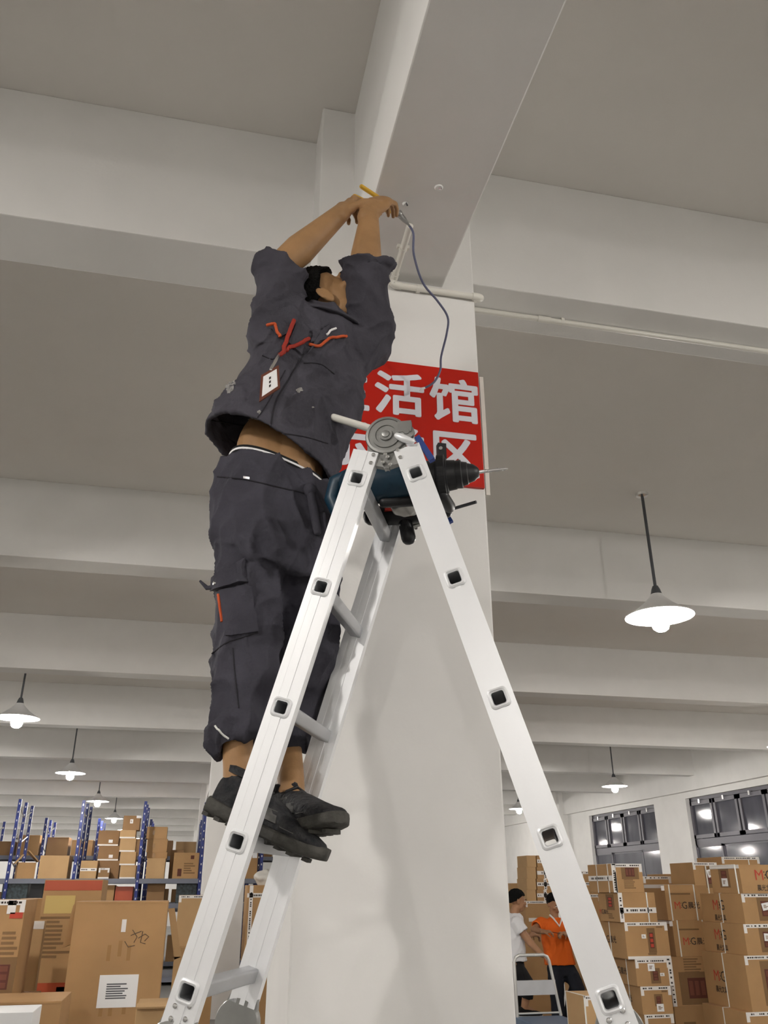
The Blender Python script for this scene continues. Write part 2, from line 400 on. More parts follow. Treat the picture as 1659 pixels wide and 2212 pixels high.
for side in (-1, 1):
    c0, c1 = LO-LZ*.125-LV*.0, LO-LZ*.125+LV*LW

# ================================================================== sign, pipes, cable on the column
SY = CY0-.004
sg = thing('wall_sign', 'red hanging sign with two rows of white Chinese characters on the column', 'sign', (.62, SY, 3.26), world=True)
MB().span((.312, SY-.008, 3.018), (.930, CY0+.001, 3.508)).build('board', 'red', sg, bevel=.001)
for ch, cx, cz, wd, ht in (('生', .418, 3.371, .172, .170), ('活', .621, 3.371, .178, .175), ('馆', .829, 3.371, .180, .180),
                           ('示', .424, 3.142, .176, .170), ('类', .622, 3.142, .176, .172), ('区', .828, 3.143, .160, .168)):
    mb = MB(); put_text(mb, ch, (V((cx, SY-.0085, cz)), V((1, 0, 0)), V((0, 0, 1)), V((0, -1, 0))), wd, ht, ext=.001)
    base = (list(mb.v), list(mb.f)); mb = MB(); e_ = .0046
    for k_, (a_, b_) in enumerate(((0, 0), (1, 0), (-1, 0), (0, 1), (0, -1), (.75, .75), (-.75, .75), (.75, -.75), (-.75, -.75))): mb.add([(p[0]+a_*e_, p[1]-k_*.00003, p[2]+b_*e_) for p in base[0]], base[1])
    mb.build('character', 'letter', sg)
tr = MB().span((.940, CY0-.001+.004, 3.0), (.955, CY0+.03, 3.50)).build('cable_trunking', 'pvc'); tag(tr, 'thin white plastic trunking fixed upright on the column beside the red sign', 'trunking')

pp = thing('conduit_pipe', 'white plastic conduit bending from the beam around the column top', 'pipe', (.6, CY0, 3.8), world=True)
r = .0125
def bend(a, b, c, rad=.03, n=6):
    a, b, c = V(a), V(b), V(c); p = b+(a-b).normalized()*rad; q = b+(c-b).normalized()*rad
    return [p*(1-t)**2 + b*2*t*(1-t) + q*t*t for t in (i/n for i in range(n+1))]
PA, PB = V((.592, 2.215, 3.886)), V((.600, 2.505, 3.886)); PC = V((.597, 2.512, 3.862))
P1, P2 = V((.602, 2.512, 3.862)), V((.962, 2.512, 3.862)); P3 = V((.962, 2.87, 4.094)); P4 = V((7.5, 2.87, 4.094))
MB().tube([PA, PB], r, 14).build('pipe_length', 'pvc', pp, True)
MB().tube([P1, P2-V((.03, 0, 0))], r, 14).build('pipe_length', 'pvc', pp, True)
MB().tube([P2+V((0, .03, .02)), P3-V((0, .03, .02))], r, 14).build('pipe_length', 'pvc', pp, True)
MB().tube([P3+V((.03, 0, 0)), P4], r, 14).build('pipe_length', 'pvc', pp, True)
MB().tube([PB-V((0, .03, 0))]+[PB, PC, P1]+[P1+V((.03, 0, 0))], r*1.2, 14).build('elbow', 'pvc', pp, True)
MB().tube([P2-V((.04, 0, 0))]+bend(P1, P2, P3)+[P2+(P3-P2).normalized()*.04], r*1.22, 14).build('elbow', 'pvc', pp, True)
MB().tube([P3-(P3-P2).normalized()*.04]+bend(P2, P3, P4)+[P3+V((.04, 0, 0))], r*1.22, 14).build('elbow', 'pvc', pp, True)
MB().tube([P3+V((.40, 0, 0)), P3+V((.46, 0, 0))], r*1.2, 14).build('coupling', 'pvc', pp, True)
for c, ax in ((V((.5955, 2.335, 3.888)), V((0, 1, 0))), (V((.70, 2.514, 3.862)), V((1, 0, 0))), (P3+V((.52, 0, .006)), V((1, 0, 0)))):
    k = MB(); k.tube([c-ax*.007, c+ax*.007], r*1.28, 14); k.box(c+V((0, .012, 0)) if ax.x else c+V((0, 0, .008)), (.016+.03*ax.y, .016, .02)); k.build('pipe_clip', 'pvc', pp, True)
cb = [at(883, 486, 2.20), at(893, 505, 2.185), at(894, 550, 2.20), at(913, 610, 2.24), at(945, 650, 2.28), at(967, 685, 2.31), at(965, 720, 2.34), at(953, 770, 2.40), at(951, 800, 2.43), at(938, 825, 2.45), at(918, 838, 2.47)]
def smooth_path(p, n=6):
    out = []
    for i in range(len(p)-1):
        a, b, c, d = p[max(i-1, 0)], p[i], p[i+1], p[min(i+2, len(p)-1)]
        for j in range(n):
            t = j/n; out.append(.5*((2*b)+(c-a)*t+(2*a-5*b+4*c-d)*t*t+(3*b-a-3*c+d)*t**3))
    return out+[p[-1]]
cbt = thing('electric_cable', 'thin grey-blue cable hanging from the open end of the white conduit', 'cable', cb[0], world=True)
MB().tube(smooth_path(cb), .0042, 8).build('sheath', 'cable', cbt, True)
MB().caps([cb[-1], cb[-1]+V((-.012, -.002, -.006)), cb[-1]+V((-.02, -.002, -.014))], [.004, .005, .002], 8).build('taped_end', 'white', cbt, True)
cv = thing('ceiling_anchor', 'small round white cover fixed under the beam near the hands', 'cover', (.648, 2.034, 3.9), world=True)
MB().lathe([(0, 0), (.015, 0), (.012, .004), (0, .006)], (.648, 2.034, 3.9), (0, 0, -1)).build('base_disc', 'white', cv, True)
MB().lathe([(0, .003), (.0055, .003), (.0055, .010), (0, .011)], (.651, 2.028, 3.9), (0, 0, -1), 12).build('screw_head', 'chrome', cv, True)
cv = thing('ceiling_anchor', 'small broken screw anchor in the beam beside the hands', 'anchor', (.553, 2.13, 3.9), world=True)
MB().lathe([(0, 0), (.010, 0), (.006, .006), (0, .007)], (.553, 2.13, 3.9), (0, 0, -1), 10).build('plug', 'white', cv, True)
MB().tube([(.555, 2.125, 3.9), (.558, 2.118, 3.882)], .003, 8).build('screw', 'rod', cv, True)

# ================================================================== people
def basis(fwd, up):
    f = V(fwd).normalized(); r = f.cross(V(up)).normalized(); u = r.cross(f).normalized()
    return r, f, u                            # right, forward, up
def head_skin(mb, c, fwd, up, s=1.):
    r, f, u = basis(fwd, up); c = V(c); R = Matrix((r, f, u)).transposed()
    P = lambda a, b, d: c + (r*a+f*b+u*d)*s
    E = lambda a, b, d, x, y, z: mb.ell(P(a, b, d), (x*s, y*s, z*s), R, 18, 12)
    E(0, -.012, .035, .076, .094, .082)       # cranium
    E(0, .030, -.020, .062, .066, .090)       # face
    E(0, .048, -.085, .038, .036, .030)       # chin and jaw
    E(-.036, .012, -.062, .026, .044, .034); E(.036, .012, -.062, .026, .044, .034)
    E(0, .088, .022, .050, .012, .012)        # brow
    E(0, .096, -.010, .012, .014, .030); E(0, .106, -.026, .017, .013, .011)
    for q in (-1, 1):
        E(q*.046, .068, -.022, .022, .020, .016)
        mb.ell(P(q*.079, -.006, -.012), (.010*s, .019*s, .032*s), R @ Matrix.Rotation(q*.35, 3, 'Z'), 12, 8)
        mb.ell(P(q*.085, -.012, -.002), (.006*s, .018*s, .024*s), R @ Matrix.Rotation(q*.5, 3, 'Z'), 12, 8)
    E(0, .092, -.050, .026, .012, .011)
def head_parts(root, c, fwd, up, s=1., hairlow=-.02, spike=.006):
    r, f, u = basis(fwd, up); c = V(c); R = Matrix((r, f, u)).transposed()
    P = lambda a, b, d: c + (r*a+f*b+u*d)*s
    for q in (-1, 1):
        e = MB().ell(P(q*.031, .085, .004), (.012*s, .010*s, .008*s), R, 12, 8).build('eye', 'eye', root, True)
        MB().ell(P(q*.031, .094, .004), (.0055*s, .003*s, .0055*s), R, 10, 6).build('iris', 'iris', e, True)
        MB().caps([P(q*.014, .101, .021), P(q*.032, .100, .026), P(q*.048, .088, .021)], [.003*s, .004*s, .002*s], 8).build('eyebrow', 'hair', root, True)
    MB().caps([P(-.022, .096, -.054), P(0, .104, -.052), P(.022, .096, -.054)], [.003*s, .006*s, .003*s], 8).build('mouth', 'lip', root, True)
    hb = MB(); nu, nv = 72, 40; rings = []
    for i in range(nv+1):
        t = math.pi*i/nv; ring = []
        for j in range(nu):
            p = -2*math.pi*j/nu; d = V((math.sin(t)*math.cos(p), math.sin(t)*math.sin(p), math.cos(t)))
            line = .30 if d.y > .62 else (.30-(.62-d.y)*1.0 if d.y > -.1 else -.42-(-.1-d.y)*.5)
            k = 1.0 if d.z > line else .80
            if d.z > line: k = 1.13 + spike*8*noise.noise(d*9)+spike*11*abs(noise.noise(d*23))
            ring.append(P(.076*d.x*k, -.012+.094*d.y*k, .035+.084*d.z*k))
        rings.append(ring)
    hb.ringloft(rings); return hb.build('hair', 'hair', root, True)
def hand_skin(mb, wrist, fwd, palm, thumb, curl=(50, 55, 60, 65), s=1., tcurl=25, spread=3.):
    """fwd: wrist to knuckles; palm: direction the palm faces; thumb: side the thumb leaves from"""
    f = V(fwd).normalized(); n = (V(palm)-f*V(palm).dot(f)).normalized(); t = (V(thumb)-f*V(thumb).dot(f)); t = (t-n*t.dot(n)).normalized()
    w = V(wrist); R = Matrix((t, f, n)).transposed()
    mb.ell(w+f*.045*s, (.040*s, .052*s, .0165*s), R, 18, 12); mb.ell(w+f*.066*s-n*.002*s, (.041*s, .026*s, .0145*s), R, 18, 12)
    mb.caps([w-f*.02*s, w+f*.02*s], [.026*s, .027*s], 12)
    mb.ell(w+f*.030*s+t*.022*s+n*.008*s, (.019*s, .030*s, .015*s), R, 14, 10)
    for i, (off, L, cu) in enumerate(zip((.030, .010, -.011, -.030), (.074, .082, .076, .060), curl)):
        p = w+f*(.083-.006*abs(i-1))*s+t*off*s; a = math.radians(cu*.55); d = f*math.cos(a)+n*math.sin(a)+t*(off*spread)
        path, rad = [p-d.normalized()*.012*s, p], [.0098*s, .0096*s]
        for frac, add, rr in ((.44, cu*.75, .0086), (.32, cu*.55, .0078), (.24, 0, .0066)):
            p = p+d.normalized()*L*frac*s; path.append(p); rad.append(rr*s)
            a += math.radians(add); d = f*math.cos(a)+n*math.sin(a)
        mb.caps(path, rad, 10)
    p = w+f*.022*s+t*.030*s+n*.006*s; d = (f*.62+t*.75+n*.25).normalized(); path = [p-d*.01*s]; rad = [.0125*s]
    for frac, rr in ((.038, .0115), (.030, .0098), (.024, .0075)):
        path.append(p); rad.append(rr*s+.001); p = p+d*frac*s; d = (d+n*math.radians(tcurl)+f*.25).normalized()
    path.append(p); rad.append(.0072*s); mb.caps(path, rad, 10)
def ering(c, a, b, ra, rb, n=40, ex=2.3, fn=None):
    out = []
    for j in range(n):
        t = 2*math.pi*j/n; ct, st = math.cos(t), math.sin(t)
        x = math.copysign(abs(ct)**(2/ex), ct)*ra; y = math.copysign(abs(st)**(2/ex), st)*rb
        out.append(V(c)+a*x+b*y + (fn(t) if fn else V((0, 0, 0))))
    return out
def ribs(pts):                                 # interpolate loft stations: (t, center, a, b, ra, rb)
    return pts
def sleeve(mb, path, rad, cuff=.05, wall=.012, n=28):
    """closed sleeve with an opening at the far end"""
    path = [V(p) for p in path]; k = len(path); x, y = perp(path[1]-path[0]); rings = []
    ds = [(path[min(i+1, k-1)]-path[max(i-1, 0)]).normalized() for i in range(k)]
    fr = []
    for i in range(k):
        x = (x-ds[i]*x.dot(ds[i])).normalized(); y = ds[i].cross(x); fr.append((x.copy(), y.copy()))
        rings.append([path[i]+(x*math.cos(a)+y*math.sin(a))*rad[i] for a in (2*math.pi*j/n for j in range(n))])
    x, y = fr[-1]; d = ds[-1]; e = path[-1]
    for q, rr in ((.0, rad[-1]-wall), (-cuff, rad[-1]-wall*1.15), (-cuff-.002, .004)):
        rings.append([e+d*q+(x*math.cos(a)+y*math.sin(a))*rr for a in (2*math.pi*j/n for j in range(n))])
    mb.ringloft(rings)

def wr_noise(c, sc, amp, st=(1, 1, 1)):
    p = V((c.x*st[0], c.y*st[1], c.z*st[2]))*sc
    g = p*.6; p = p + V((noise.noise(g), noise.noise(g+V((17.3, 5.1, 2.7))), noise.noise(g+V((3.9, 11.7, 23.1)))))*.7
    r_ = 1-abs(noise.noise(p)); return amp*(1.0*r_**5-.34)

# ------------------------------------------------------------------ the man on the ladder
man = thing('person', 'man in dark grey workwear standing on the ladder, both arms raised to the beam', 'person', (.19, 2.05, 1.823), world=True)
FWD = V((.42, -.91, 0)).normalized(); LEFT = V((.91, .42, 0)).normalized()      # where his chest faces, his left
pel = at(598, 1105, 2.06); chest = at(655, 850, 2.06); neckb = at(697, 712, 2.06)
hc = at(706, 656, 2.06); hf = V((.62, -.28, .70)); hu = V((-.60, .0, .75))
shR, shL = at(592, 728, 1.99), at(788, 732, 2.10)
elR, elL = at(611, 572, 1.99), at(788, 588, 1.97)
wrR, wrL = at(737, 460, 1.965), at(798, 462, 1.965)
hipR, hipL = at(552, 1165, 2.04), at(648, 1175, 2.06)
knR, knL = at(530, 1400, 2.04), at(660, 1400, 2.135)
anR, anL = at(512, 1695, 2.02), at(630, 1700, 2.075)
shinR, shinL = at(514, 1590, 2.03), at(620, 1600, 2.202)
sk = MB()
sk.caps([pel, (pel+chest)/2, chest], [.085, .085, .085], 24)
sk.ell(at(606, 1000, 2.07), (.134, .084, .17), Matrix((LEFT, FWD, V((0, 0, 1)))).transposed(), 28, 18)
sk.ell((shR+shL)/2-V((0, 0, .06)), (.13, .065, .08), Matrix((LEFT, FWD, V((0, 0, 1)))).transposed(), 24, 14)
sk.caps([neckb-V((0, 0, .06)), neckb, hc-hu.normalized()*.06-hf.normalized()*.01], [.065, .057, .055], 20)
head_skin(sk, hc, hf, hu)
for sh, el, wr_ in ((shR, elR, wrR), (shL, elL, wrL)):
    m1 = sh*.5+el*.5; f1 = el*.72+wr_*.28; f2 = el*.35+wr_*.65
    sk.caps([sh, m1, el], [.058, .047, .041], 18); sk.caps([el, f1, f2, wr_], [.044, .048, .038, .029], 18)
for hp, kn, an, shn in ((hipR, knR, anR, shinR), (hipL, knL, anL, shinL)):
    sk.caps([hp, (hp+kn)/2, kn], [.068, .058, .050], 20)
    back = -FWD*.012; sk.caps([kn, at(644, 1500, 2.195) if kn is knL else (kn+shn)/2, shn, an*.8+shn*.2, an-V((0, 0, .03))], [.046, .040, .037, .033, .034], 18)
hdR = (at(776, 418, 2.04)-wrR); hdL = (at(843, 414, 1.99)-wrL)
hand_skin(sk, wrR, hdR, V((.55, .35, -.75)), V((-.1, -.2, 1)), curl=(78, 80, 82, 84), s=1.08)
hand_skin(sk, wrL, hdL, V((.10, .65, -.75)), V((-.6, -.5, .6)), curl=(52, 56, 60, 64), s=1.15)
body = remesh(sk, .0042, 4); finish(body, 'body', 'skin', man)
head_parts(man, hc, hf, hu)

# jacket: torso shell open at the hem plus two rolled sleeves
jk = MB()
st = [  # px row centre, half widths (lateral, depth), Y
 (at(703, 692, 2.06), .086, .080), (at(694, 716, 2.06), .128, .096), (at(686, 752, 2.06), .165, .105), (at(672, 800, 2.06), .178, .118),
 (at(650, 850, 2.06), .182, .124), (at(625, 905, 2.06), .186, .128), (at(600, 950, 2.06), .190, .133), (at(580, 988, 2.06), .194, .138)]
up = (st[0][0]-st[-1][0]).normalized()
latj = (LEFT - up*LEFT.dot(up)).normalized(); fwj = (FWD - up*FWD.dot(up)); fwj = (fwj-latj*fwj.dot(latj)).normalized()
def hemdrop(t): return V((0, 0, -.012*math.cos(t) + .006*math.sin(t)))
rings = []
for i, (c, ra, rb) in enumerate(st):
    k = (i/(len(st)-1))**2; rings.append(ering(c, latj, fwj, ra, rb, 56, 2.5, lambda t, k=k: hemdrop(t)*k))
c, ra, rb = st[-1]
for q, dr in ((0, .012), (.06, .016), (.13, .03)):
    rings.append(ering(c+up*q, latj, fwj, ra-dr, rb-dr, 56, 2.5, hemdrop))
rings.append(ering(c+up*.132, latj, fwj, .01, .01, 56, 2.5))
jk.ringloft(rings)
def cuffpath(a, b, e): return [a, a*.75+b*.25, a*.5+b*.5, a*.22+b*.78, b+(b-a).normalized()*e]
inR = shR*.6+chest*.4; inL = shL*.6+chest*.4
sleeve(jk, [inR, shR*.9+chest*.1, shR*.72+elR*.28, shR*.45+elR*.55, shR*.30+elR*.70, shR*.12+elR*.88], [.095, .090, .078, .070, .068, .072], .05)
sleeve(jk, [inL, shL*.9+chest*.1, shL*.72+elL*.28, shL*.45+elL*.55, shL*.15+elL*.85, elL+(wrL-elL)*.06], [.095, .096, .090, .080, .071, .074], .05)
# turned-up cuffs
def cuffroll(mb, c, d, r0, r1, L):
    d = d.normalized(); x, y = perp(d); n = 36; rg = []
    for q, rr in ((-L, r0), (-L*.4, r0+.006), (0, r1), (L*.12, r1-.004), (0, r1-.013), (-L*.4, r0-.010), (-L, r0-.012)):
        rg.append([c+d*q+(x*math.cos(a)+y*math.sin(a))*rr*(1+.10*math.sin(3*a+1)+.05*math.sin(5*a)) for a in (2*math.pi*j/n for j in range(n))])
    rg.append(rg[0]); mb.ringloft(rg, False, False)
cuffroll(jk, shR*.07+elR*.93, (elR-shR).normalized()+(wrR-elR).normalized()*.8, .070, .078, .045)
cuffroll(jk, elL+(wrL-elL)*.12, (elL-shL).normalized()+(wrL-elL).normalized(), .066, .090, .060)
jm = remesh(jk, .0058, 5)
def jdisp(c, n):
    h = max(0, min(1, (c.z-2.75)/.7))
    a = wr_noise(c, 5, .016, (1.3, 1, .8)) + wr_noise(c+V((3, 1, 0)), 12, .009, (1.3, 1, 1.2))
    arm = max(0, 1-min((c-(elR+shR)/2).length, (c-(elL+shL)/2).length)/.2)
    a += arm*.005*math.sin(60*(c.z+.6*c.x) + 5*noise.noise(c*9))
    band = 1 if (c-st[-1][0]).dot(up) < .05 else 0
    return a*(.35 if band else 1)
displace(jm, jdisp)
JBV = BVHTree.FromPolygons([v.co.copy() for v in jm.vertices], [tuple(p.vertices) for p in jm.polygons])
jacket = finish(jm, 'jacket', 'jacket', man)

# trousers with rolled cuffs
tk = MB()
wc = at(600, 1028, 2.06); tw = [(wc, .158, .108), (at(596, 1075, 2.06), .163, .116), (at(594, 1130, 2.06), .168, .124), (at(596, 1195, 2.06), .166, .125), (at(598, 1250, 2.06), .150, .112)]
tilt = lambda t: V((0, 0, -.024*math.cos(t) - .012*max(0, math.sin(t))))
rg = [ering(wc+V((0, 0, -.05)), LEFT, FWD, .01, .01, 48, 2.4)] + [ering(wc+V((0, 0, -.045)), LEFT, FWD, .142, .094, 48, 2.4, tilt)] + [ering(wc, LEFT, FWD, .147, .098, 48, 2.4, tilt)]
for c, ra, rb in tw: rg.append(ering(c, LEFT, FWD, ra, rb, 48, 2.4, tilt))
tk.ringloft(rg)
cuR, cuL = at(500, 1628, 2.14), at(643, 1628, 1.98)
sleeve(tk, [hipR+V((0, 0, .05)), hipR, at(540, 1270, 2.05), knR, at(528, 1500, 2.035), at(516, 1570, 2.03), at(514, 1595, 2.03)], [.098, .100, .094, .082, .074, .060, .058], .06, .014)
sleeve(tk, [hipL+V((0, 0, .05)), hipL, at(657, 1270, 2.10), knL, at(645, 1500, 2.19), at(628, 1575, 2.20), at(620, 1610, 2.20)], [.098, .099, .090, .076, .065, .057, .055], .06, .014)
cuffroll(tk, at(508, 1608, 2.03), V((.50, -.15, -.85)), .056, .054, .06); cuffroll(tk, at(514, 1572, 2.03), V((.15, -.05, -1)), .060, .058, .035)
cuffroll(tk, at(621, 1618, 2.20), V((-.08, .05, -1)), .055, .053, .055)
tm = remesh(tk, .0058, 5)
def tdisp(c, n):
    a = wr_noise(c, 5.5, .018, (1.5, 1.4, .6)) + wr_noise(c+V((5, 0, 0)), 11, .009, (1.3, 1.3, .9))
    k = max(0, 1-abs(c.z-2.27)/.14) + max(0, 1-abs(c.z-2.08)/.12)
    a += k*.004*math.sin(46*c.z+16*c.x+4*noise.noise(c*8))
    cr = max(0, 1-(c-at(600, 1210, 1.97)).length/.2)
    return a + cr*.010*math.sin(70*(c.x*.8+c.z*.6)+3*noise.noise(c*6))
displace(tm, tdisp)
TBV = BVHTree.FromPolygons([v.co.copy() for v in tm.vertices], [tuple(p.vertices) for p in tm.polygons])
trousers = finish(tm, 'trousers', 'trous', man)

def hit(bv, x, y, alt=2.0):
    d = ray(x, y).normalized(); h = bv.ray_cast(CAM, d)
    if h[0] is None: return at(x, y, alt), -d
    n = h[1]; n = n if n.dot(d) < 0 else -n
    return h[0], n
def patch(bv, quad, name, mat, parent, off=.003, nu=8, nv=8, alt=2.0):
    """cloth piece lying on a surface; quad = four image corners, traced onto the mesh"""
    q = [V((p[0], p[1])) for p in quad]; top, bot = [], []
    for i in range(nu+1):
        for j in range(nv+1):
            s, t = i/nu, j/nv; p = q[0]*(1-s)*(1-t)+q[1]*s*(1-t)+q[2]*s*t+q[3]*(1-s)*t
            h, n = hit(bv, p.x, p.y, alt); top.append(h+n*off); bot.append(h-n*.004)
    N = (nu+1)*(nv+1); I = lambda i, j: i*(nv+1)+j; fs = []
    for i in range(nu):
        for j in range(nv):
            fs.append((I(i, j), I(i+1, j), I(i+1, j+1), I(i, j+1))); fs.append(tuple(N+k for k in (I(i, j+1), I(i+1, j+1), I(i+1, j), I(i, j))))
    edge = [I(i, 0) for i in range(nu)]+[I(nu, j) for j in range(nv)]+[I(i, nv) for i in range(nu, 0, -1)]+[I(0, j) for j in range(nv, 0, -1)]
    for a, b in zip(edge, edge[1:]+edge[:1]): fs.append((a, b, N+b, N+a))
    mb = MB(); mb.add(top+bot, fs); return mb.build(name, mat, parent, True)
def strip(bv, path, wd, name, mat, parent, off=.003, n=10, alt=2.0, rad=None):
    p = [V((a[0], a[1], 0)) for a in path]; pts = smooth_path(p, n) if len(p) > 2 else [p[0].lerp(p[1], i/n) for i in range(n+1)]
    c = []
    for q in pts:
        h, nn = hit(bv, q.x, q.y, alt); c.append(h+nn*off)
    return MB().tube(c, wd, 8).build(name, mat, parent, True)
# jacket details
strip(JBV, [(656, 765), (628, 812), (596, 868), (585, 920), (580, 972)], .0022, 'placket_seam', 'jdark', jacket, .001)
strip(JBV, [(616, 800), (580, 868), (545, 920), (536, 952)], .0015, 'placket_seam', 'jdark', jacket, .0005)
strip(JBV, [(455, 908), (500, 915), (540, 924), (611, 936), (660, 944), (708, 958)], .0018, 'hem_seam', 'jdark', jacket, .0005)
strip(JBV, [(566, 768), (588, 776), (600, 770)], .0016, 'yoke_seam', 'jdark', jacket, .0005)
strip(JBV, [(656, 784), (690, 786), (712, 800), (722, 808)], .0016, 'yoke_seam', 'jdark', jacket, .0005)
pf = patch(JBV, [(668, 742), (676, 716), (742, 706), (748, 726)], 'pocket_flap', 'jacket', jacket, .006)
strip(JBV, [(667, 747), (689, 750), (713, 733), (747, 729)], .0042, 'piping', 'orange', pf, .006)
strip(JBV, [(703, 726), (712, 718), (724, 713)], .0032, 'printed_name', 'paper', pf, .009, 6)
pf = patch(JBV, [(580, 706), (606, 690), (632, 716), (604, 730)], 'pocket_flap', 'jacket', jacket, .006)
strip(JBV, [(580, 705), (594, 702), (600, 717), (604, 730)], .0045, 'piping', 'orange', pf, .006)
for p in ((545, 942), ):
    h, n = hit(JBV, *p); MB().lathe([(0, 0), (.008, 0), (.008, .004), (.005, .005), (0, .004)], h, n, 16).build('button', 'blackp', jacket, True)
def blob(bv, x, y, rx, ry, name, mat, parent, seed):
    rnd = random.Random(seed); n = 18; c, cn = hit(bv, x, y); ring = []
    for j in range(n):
        t = 2*math.pi*j/n; k = .55+.6*rnd.random(); h, nn = hit(bv, x+rx*k*math.cos(t), y+ry*k*math.sin(t)); ring.append(h+nn*.0010)
    return MB().add([c+cn*.0018]+ring, [(0, 1+j, 1+(j+1) % n) for j in range(n)]).build(name, mat, parent, True)
SM = pm('dried_paint', (.16, .155, .15), .9, rgb2=(.36, .35, .33), vscale=90)
for k, q in enumerate(((496, 838, 9, 14), (505, 828, 5, 6), (646, 843, 8, 6), (548, 910, 12, 12), (540, 925, 6, 8), (560, 890, 5, 5), (676, 880, 3, 2))): blob(JBV, *q, 'paint_smear', SM, jacket, k)
# collar
for q in ([(640, 700), (668, 712), (650, 768), (622, 742)], [(690, 716), (712, 700), (700, 728), (664, 764)]): patch(JBV, q, 'lapel', 'jacket', jacket, .007, 6, 6)
nb = neckb+V((0, 0, .005)); cl = MB(); un = (hc-neckb).normalized(); cx, cy = LEFT, FWD
rgc = []
for q, rr, o in ((-.05, .105, 0), (-.01, .088, 0), (.030, .084, .01), (.042, .092, .012), (.020, .112, .010), (-.012, .128, .004), (-.008, .133, .004), (.028, .116, .01), (.050, .092, .012), (.036, .076, .008), (.0, .074, 0), (-.05, .09, 0)):
    rgc.append(ering(nb+un*q-FWD*o, cx, cy, rr, rr*.92, 40, 2.1, lambda t, q=q: V((0, 0, -.035*max(0, math.sin(t))**2*(1 if q > 0 else .2)))))
rgc.append(rgc[0]); cl.ringloft(rgc, False, False); cl.build('collar', 'jacket', jacket, 'all')
# trouser details
strip(TBV, [(470, 1030), (530, 1036), (600, 1052), (660, 1066)], .0022, 'waistband_seam', 'jdark', trousers, .0005)
k = MB(); a, n = hit(TBV, 668, 1060); k.ell(a+n*.008, (.017, .014, .02)); b2, n2 = hit(TBV, 676, 1100); b3, n3 = hit(TBV, 684, 1150)
k.caps([a+n*.01, b2+n2*.008, b3+n3*.006], [.010, .013, .011], 10); k.build('waist_tie', 'trous', trousers, True)
patch(TBV, [(526, 1029), (540, 1031), (540, 1036), (526, 1034)], 'metal_clasp', 'chrome', trousers, .003, 3, 2)
pk = patch(TBV, [(478, 1276), (540, 1266), (557, 1364), (489, 1374)], 'cargo_pocket', 'trous', trousers, .007, 8, 10)
pf = patch(TBV, [(466, 1246), (530, 1208), (536, 1258), (464, 1276)], 'pocket_flap', 'trous', trousers, .013, 8, 6)
e0, _ = hit(TBV, 468, 1268); e1 = at(447, 1270, e0.y+.02); e2 = at(432, 1255, e0.y+.03)
MB().tube([e0, e1, e2], [.007, .006, .003], 8).build('flap_corner', 'trous', pf, True)
h, n = hit(TBV, 474, 1262); MB().lathe([(0, 0), (.006, 0), (.005, .016), (0, .017)], h, n, 12).build('snap', 'chrome', pf, True)
strip(TBV, [(477, 1286), (480, 1312), (485, 1344)], .0035, 'pocket_lining', 'orange', pk, .008)
strip(TBV, [(458, 1412), (490, 1388), (520, 1378), (557, 1366)], .0018, 'seam', 'jdark', trousers, .0005)
strip(TBV, [(503, 1400), (508, 1460), (516, 1530)], .0016, 'seam', 'jdark', trousers, .0005)
strip(TBV, [(465, 1567), (478, 1584), (494, 1596)], .0024, 'reflective_tape', 'strap', trousers, .002)
# underwear band showing above the trousers
ub = MB(); rg = [ering(wc+V((0, 0, q)), LEFT, FWD, ra, ra*.66, 48, 2.3, tilt) for q, ra in ((-.03, .142), (.02, .140), (.02, .132), (-.03, .134))]; rg.append(rg[0]); ub.ringloft(rg, False, False)
ubo = ub.build('underwear_band', 'black', man, True)
ub = MB(); rg = [ering(wc+V((0, 0, q)), LEFT, FWD, ra, ra*.66, 48, 2.3, tilt) for q, ra in ((.006, .1425), (.012, .1425), (.012, .139), (.006, .139))]; rg.append(rg[0]); ub.ringloft(rg, False, False); ub.build('white_stripe', 'paper', ubo)

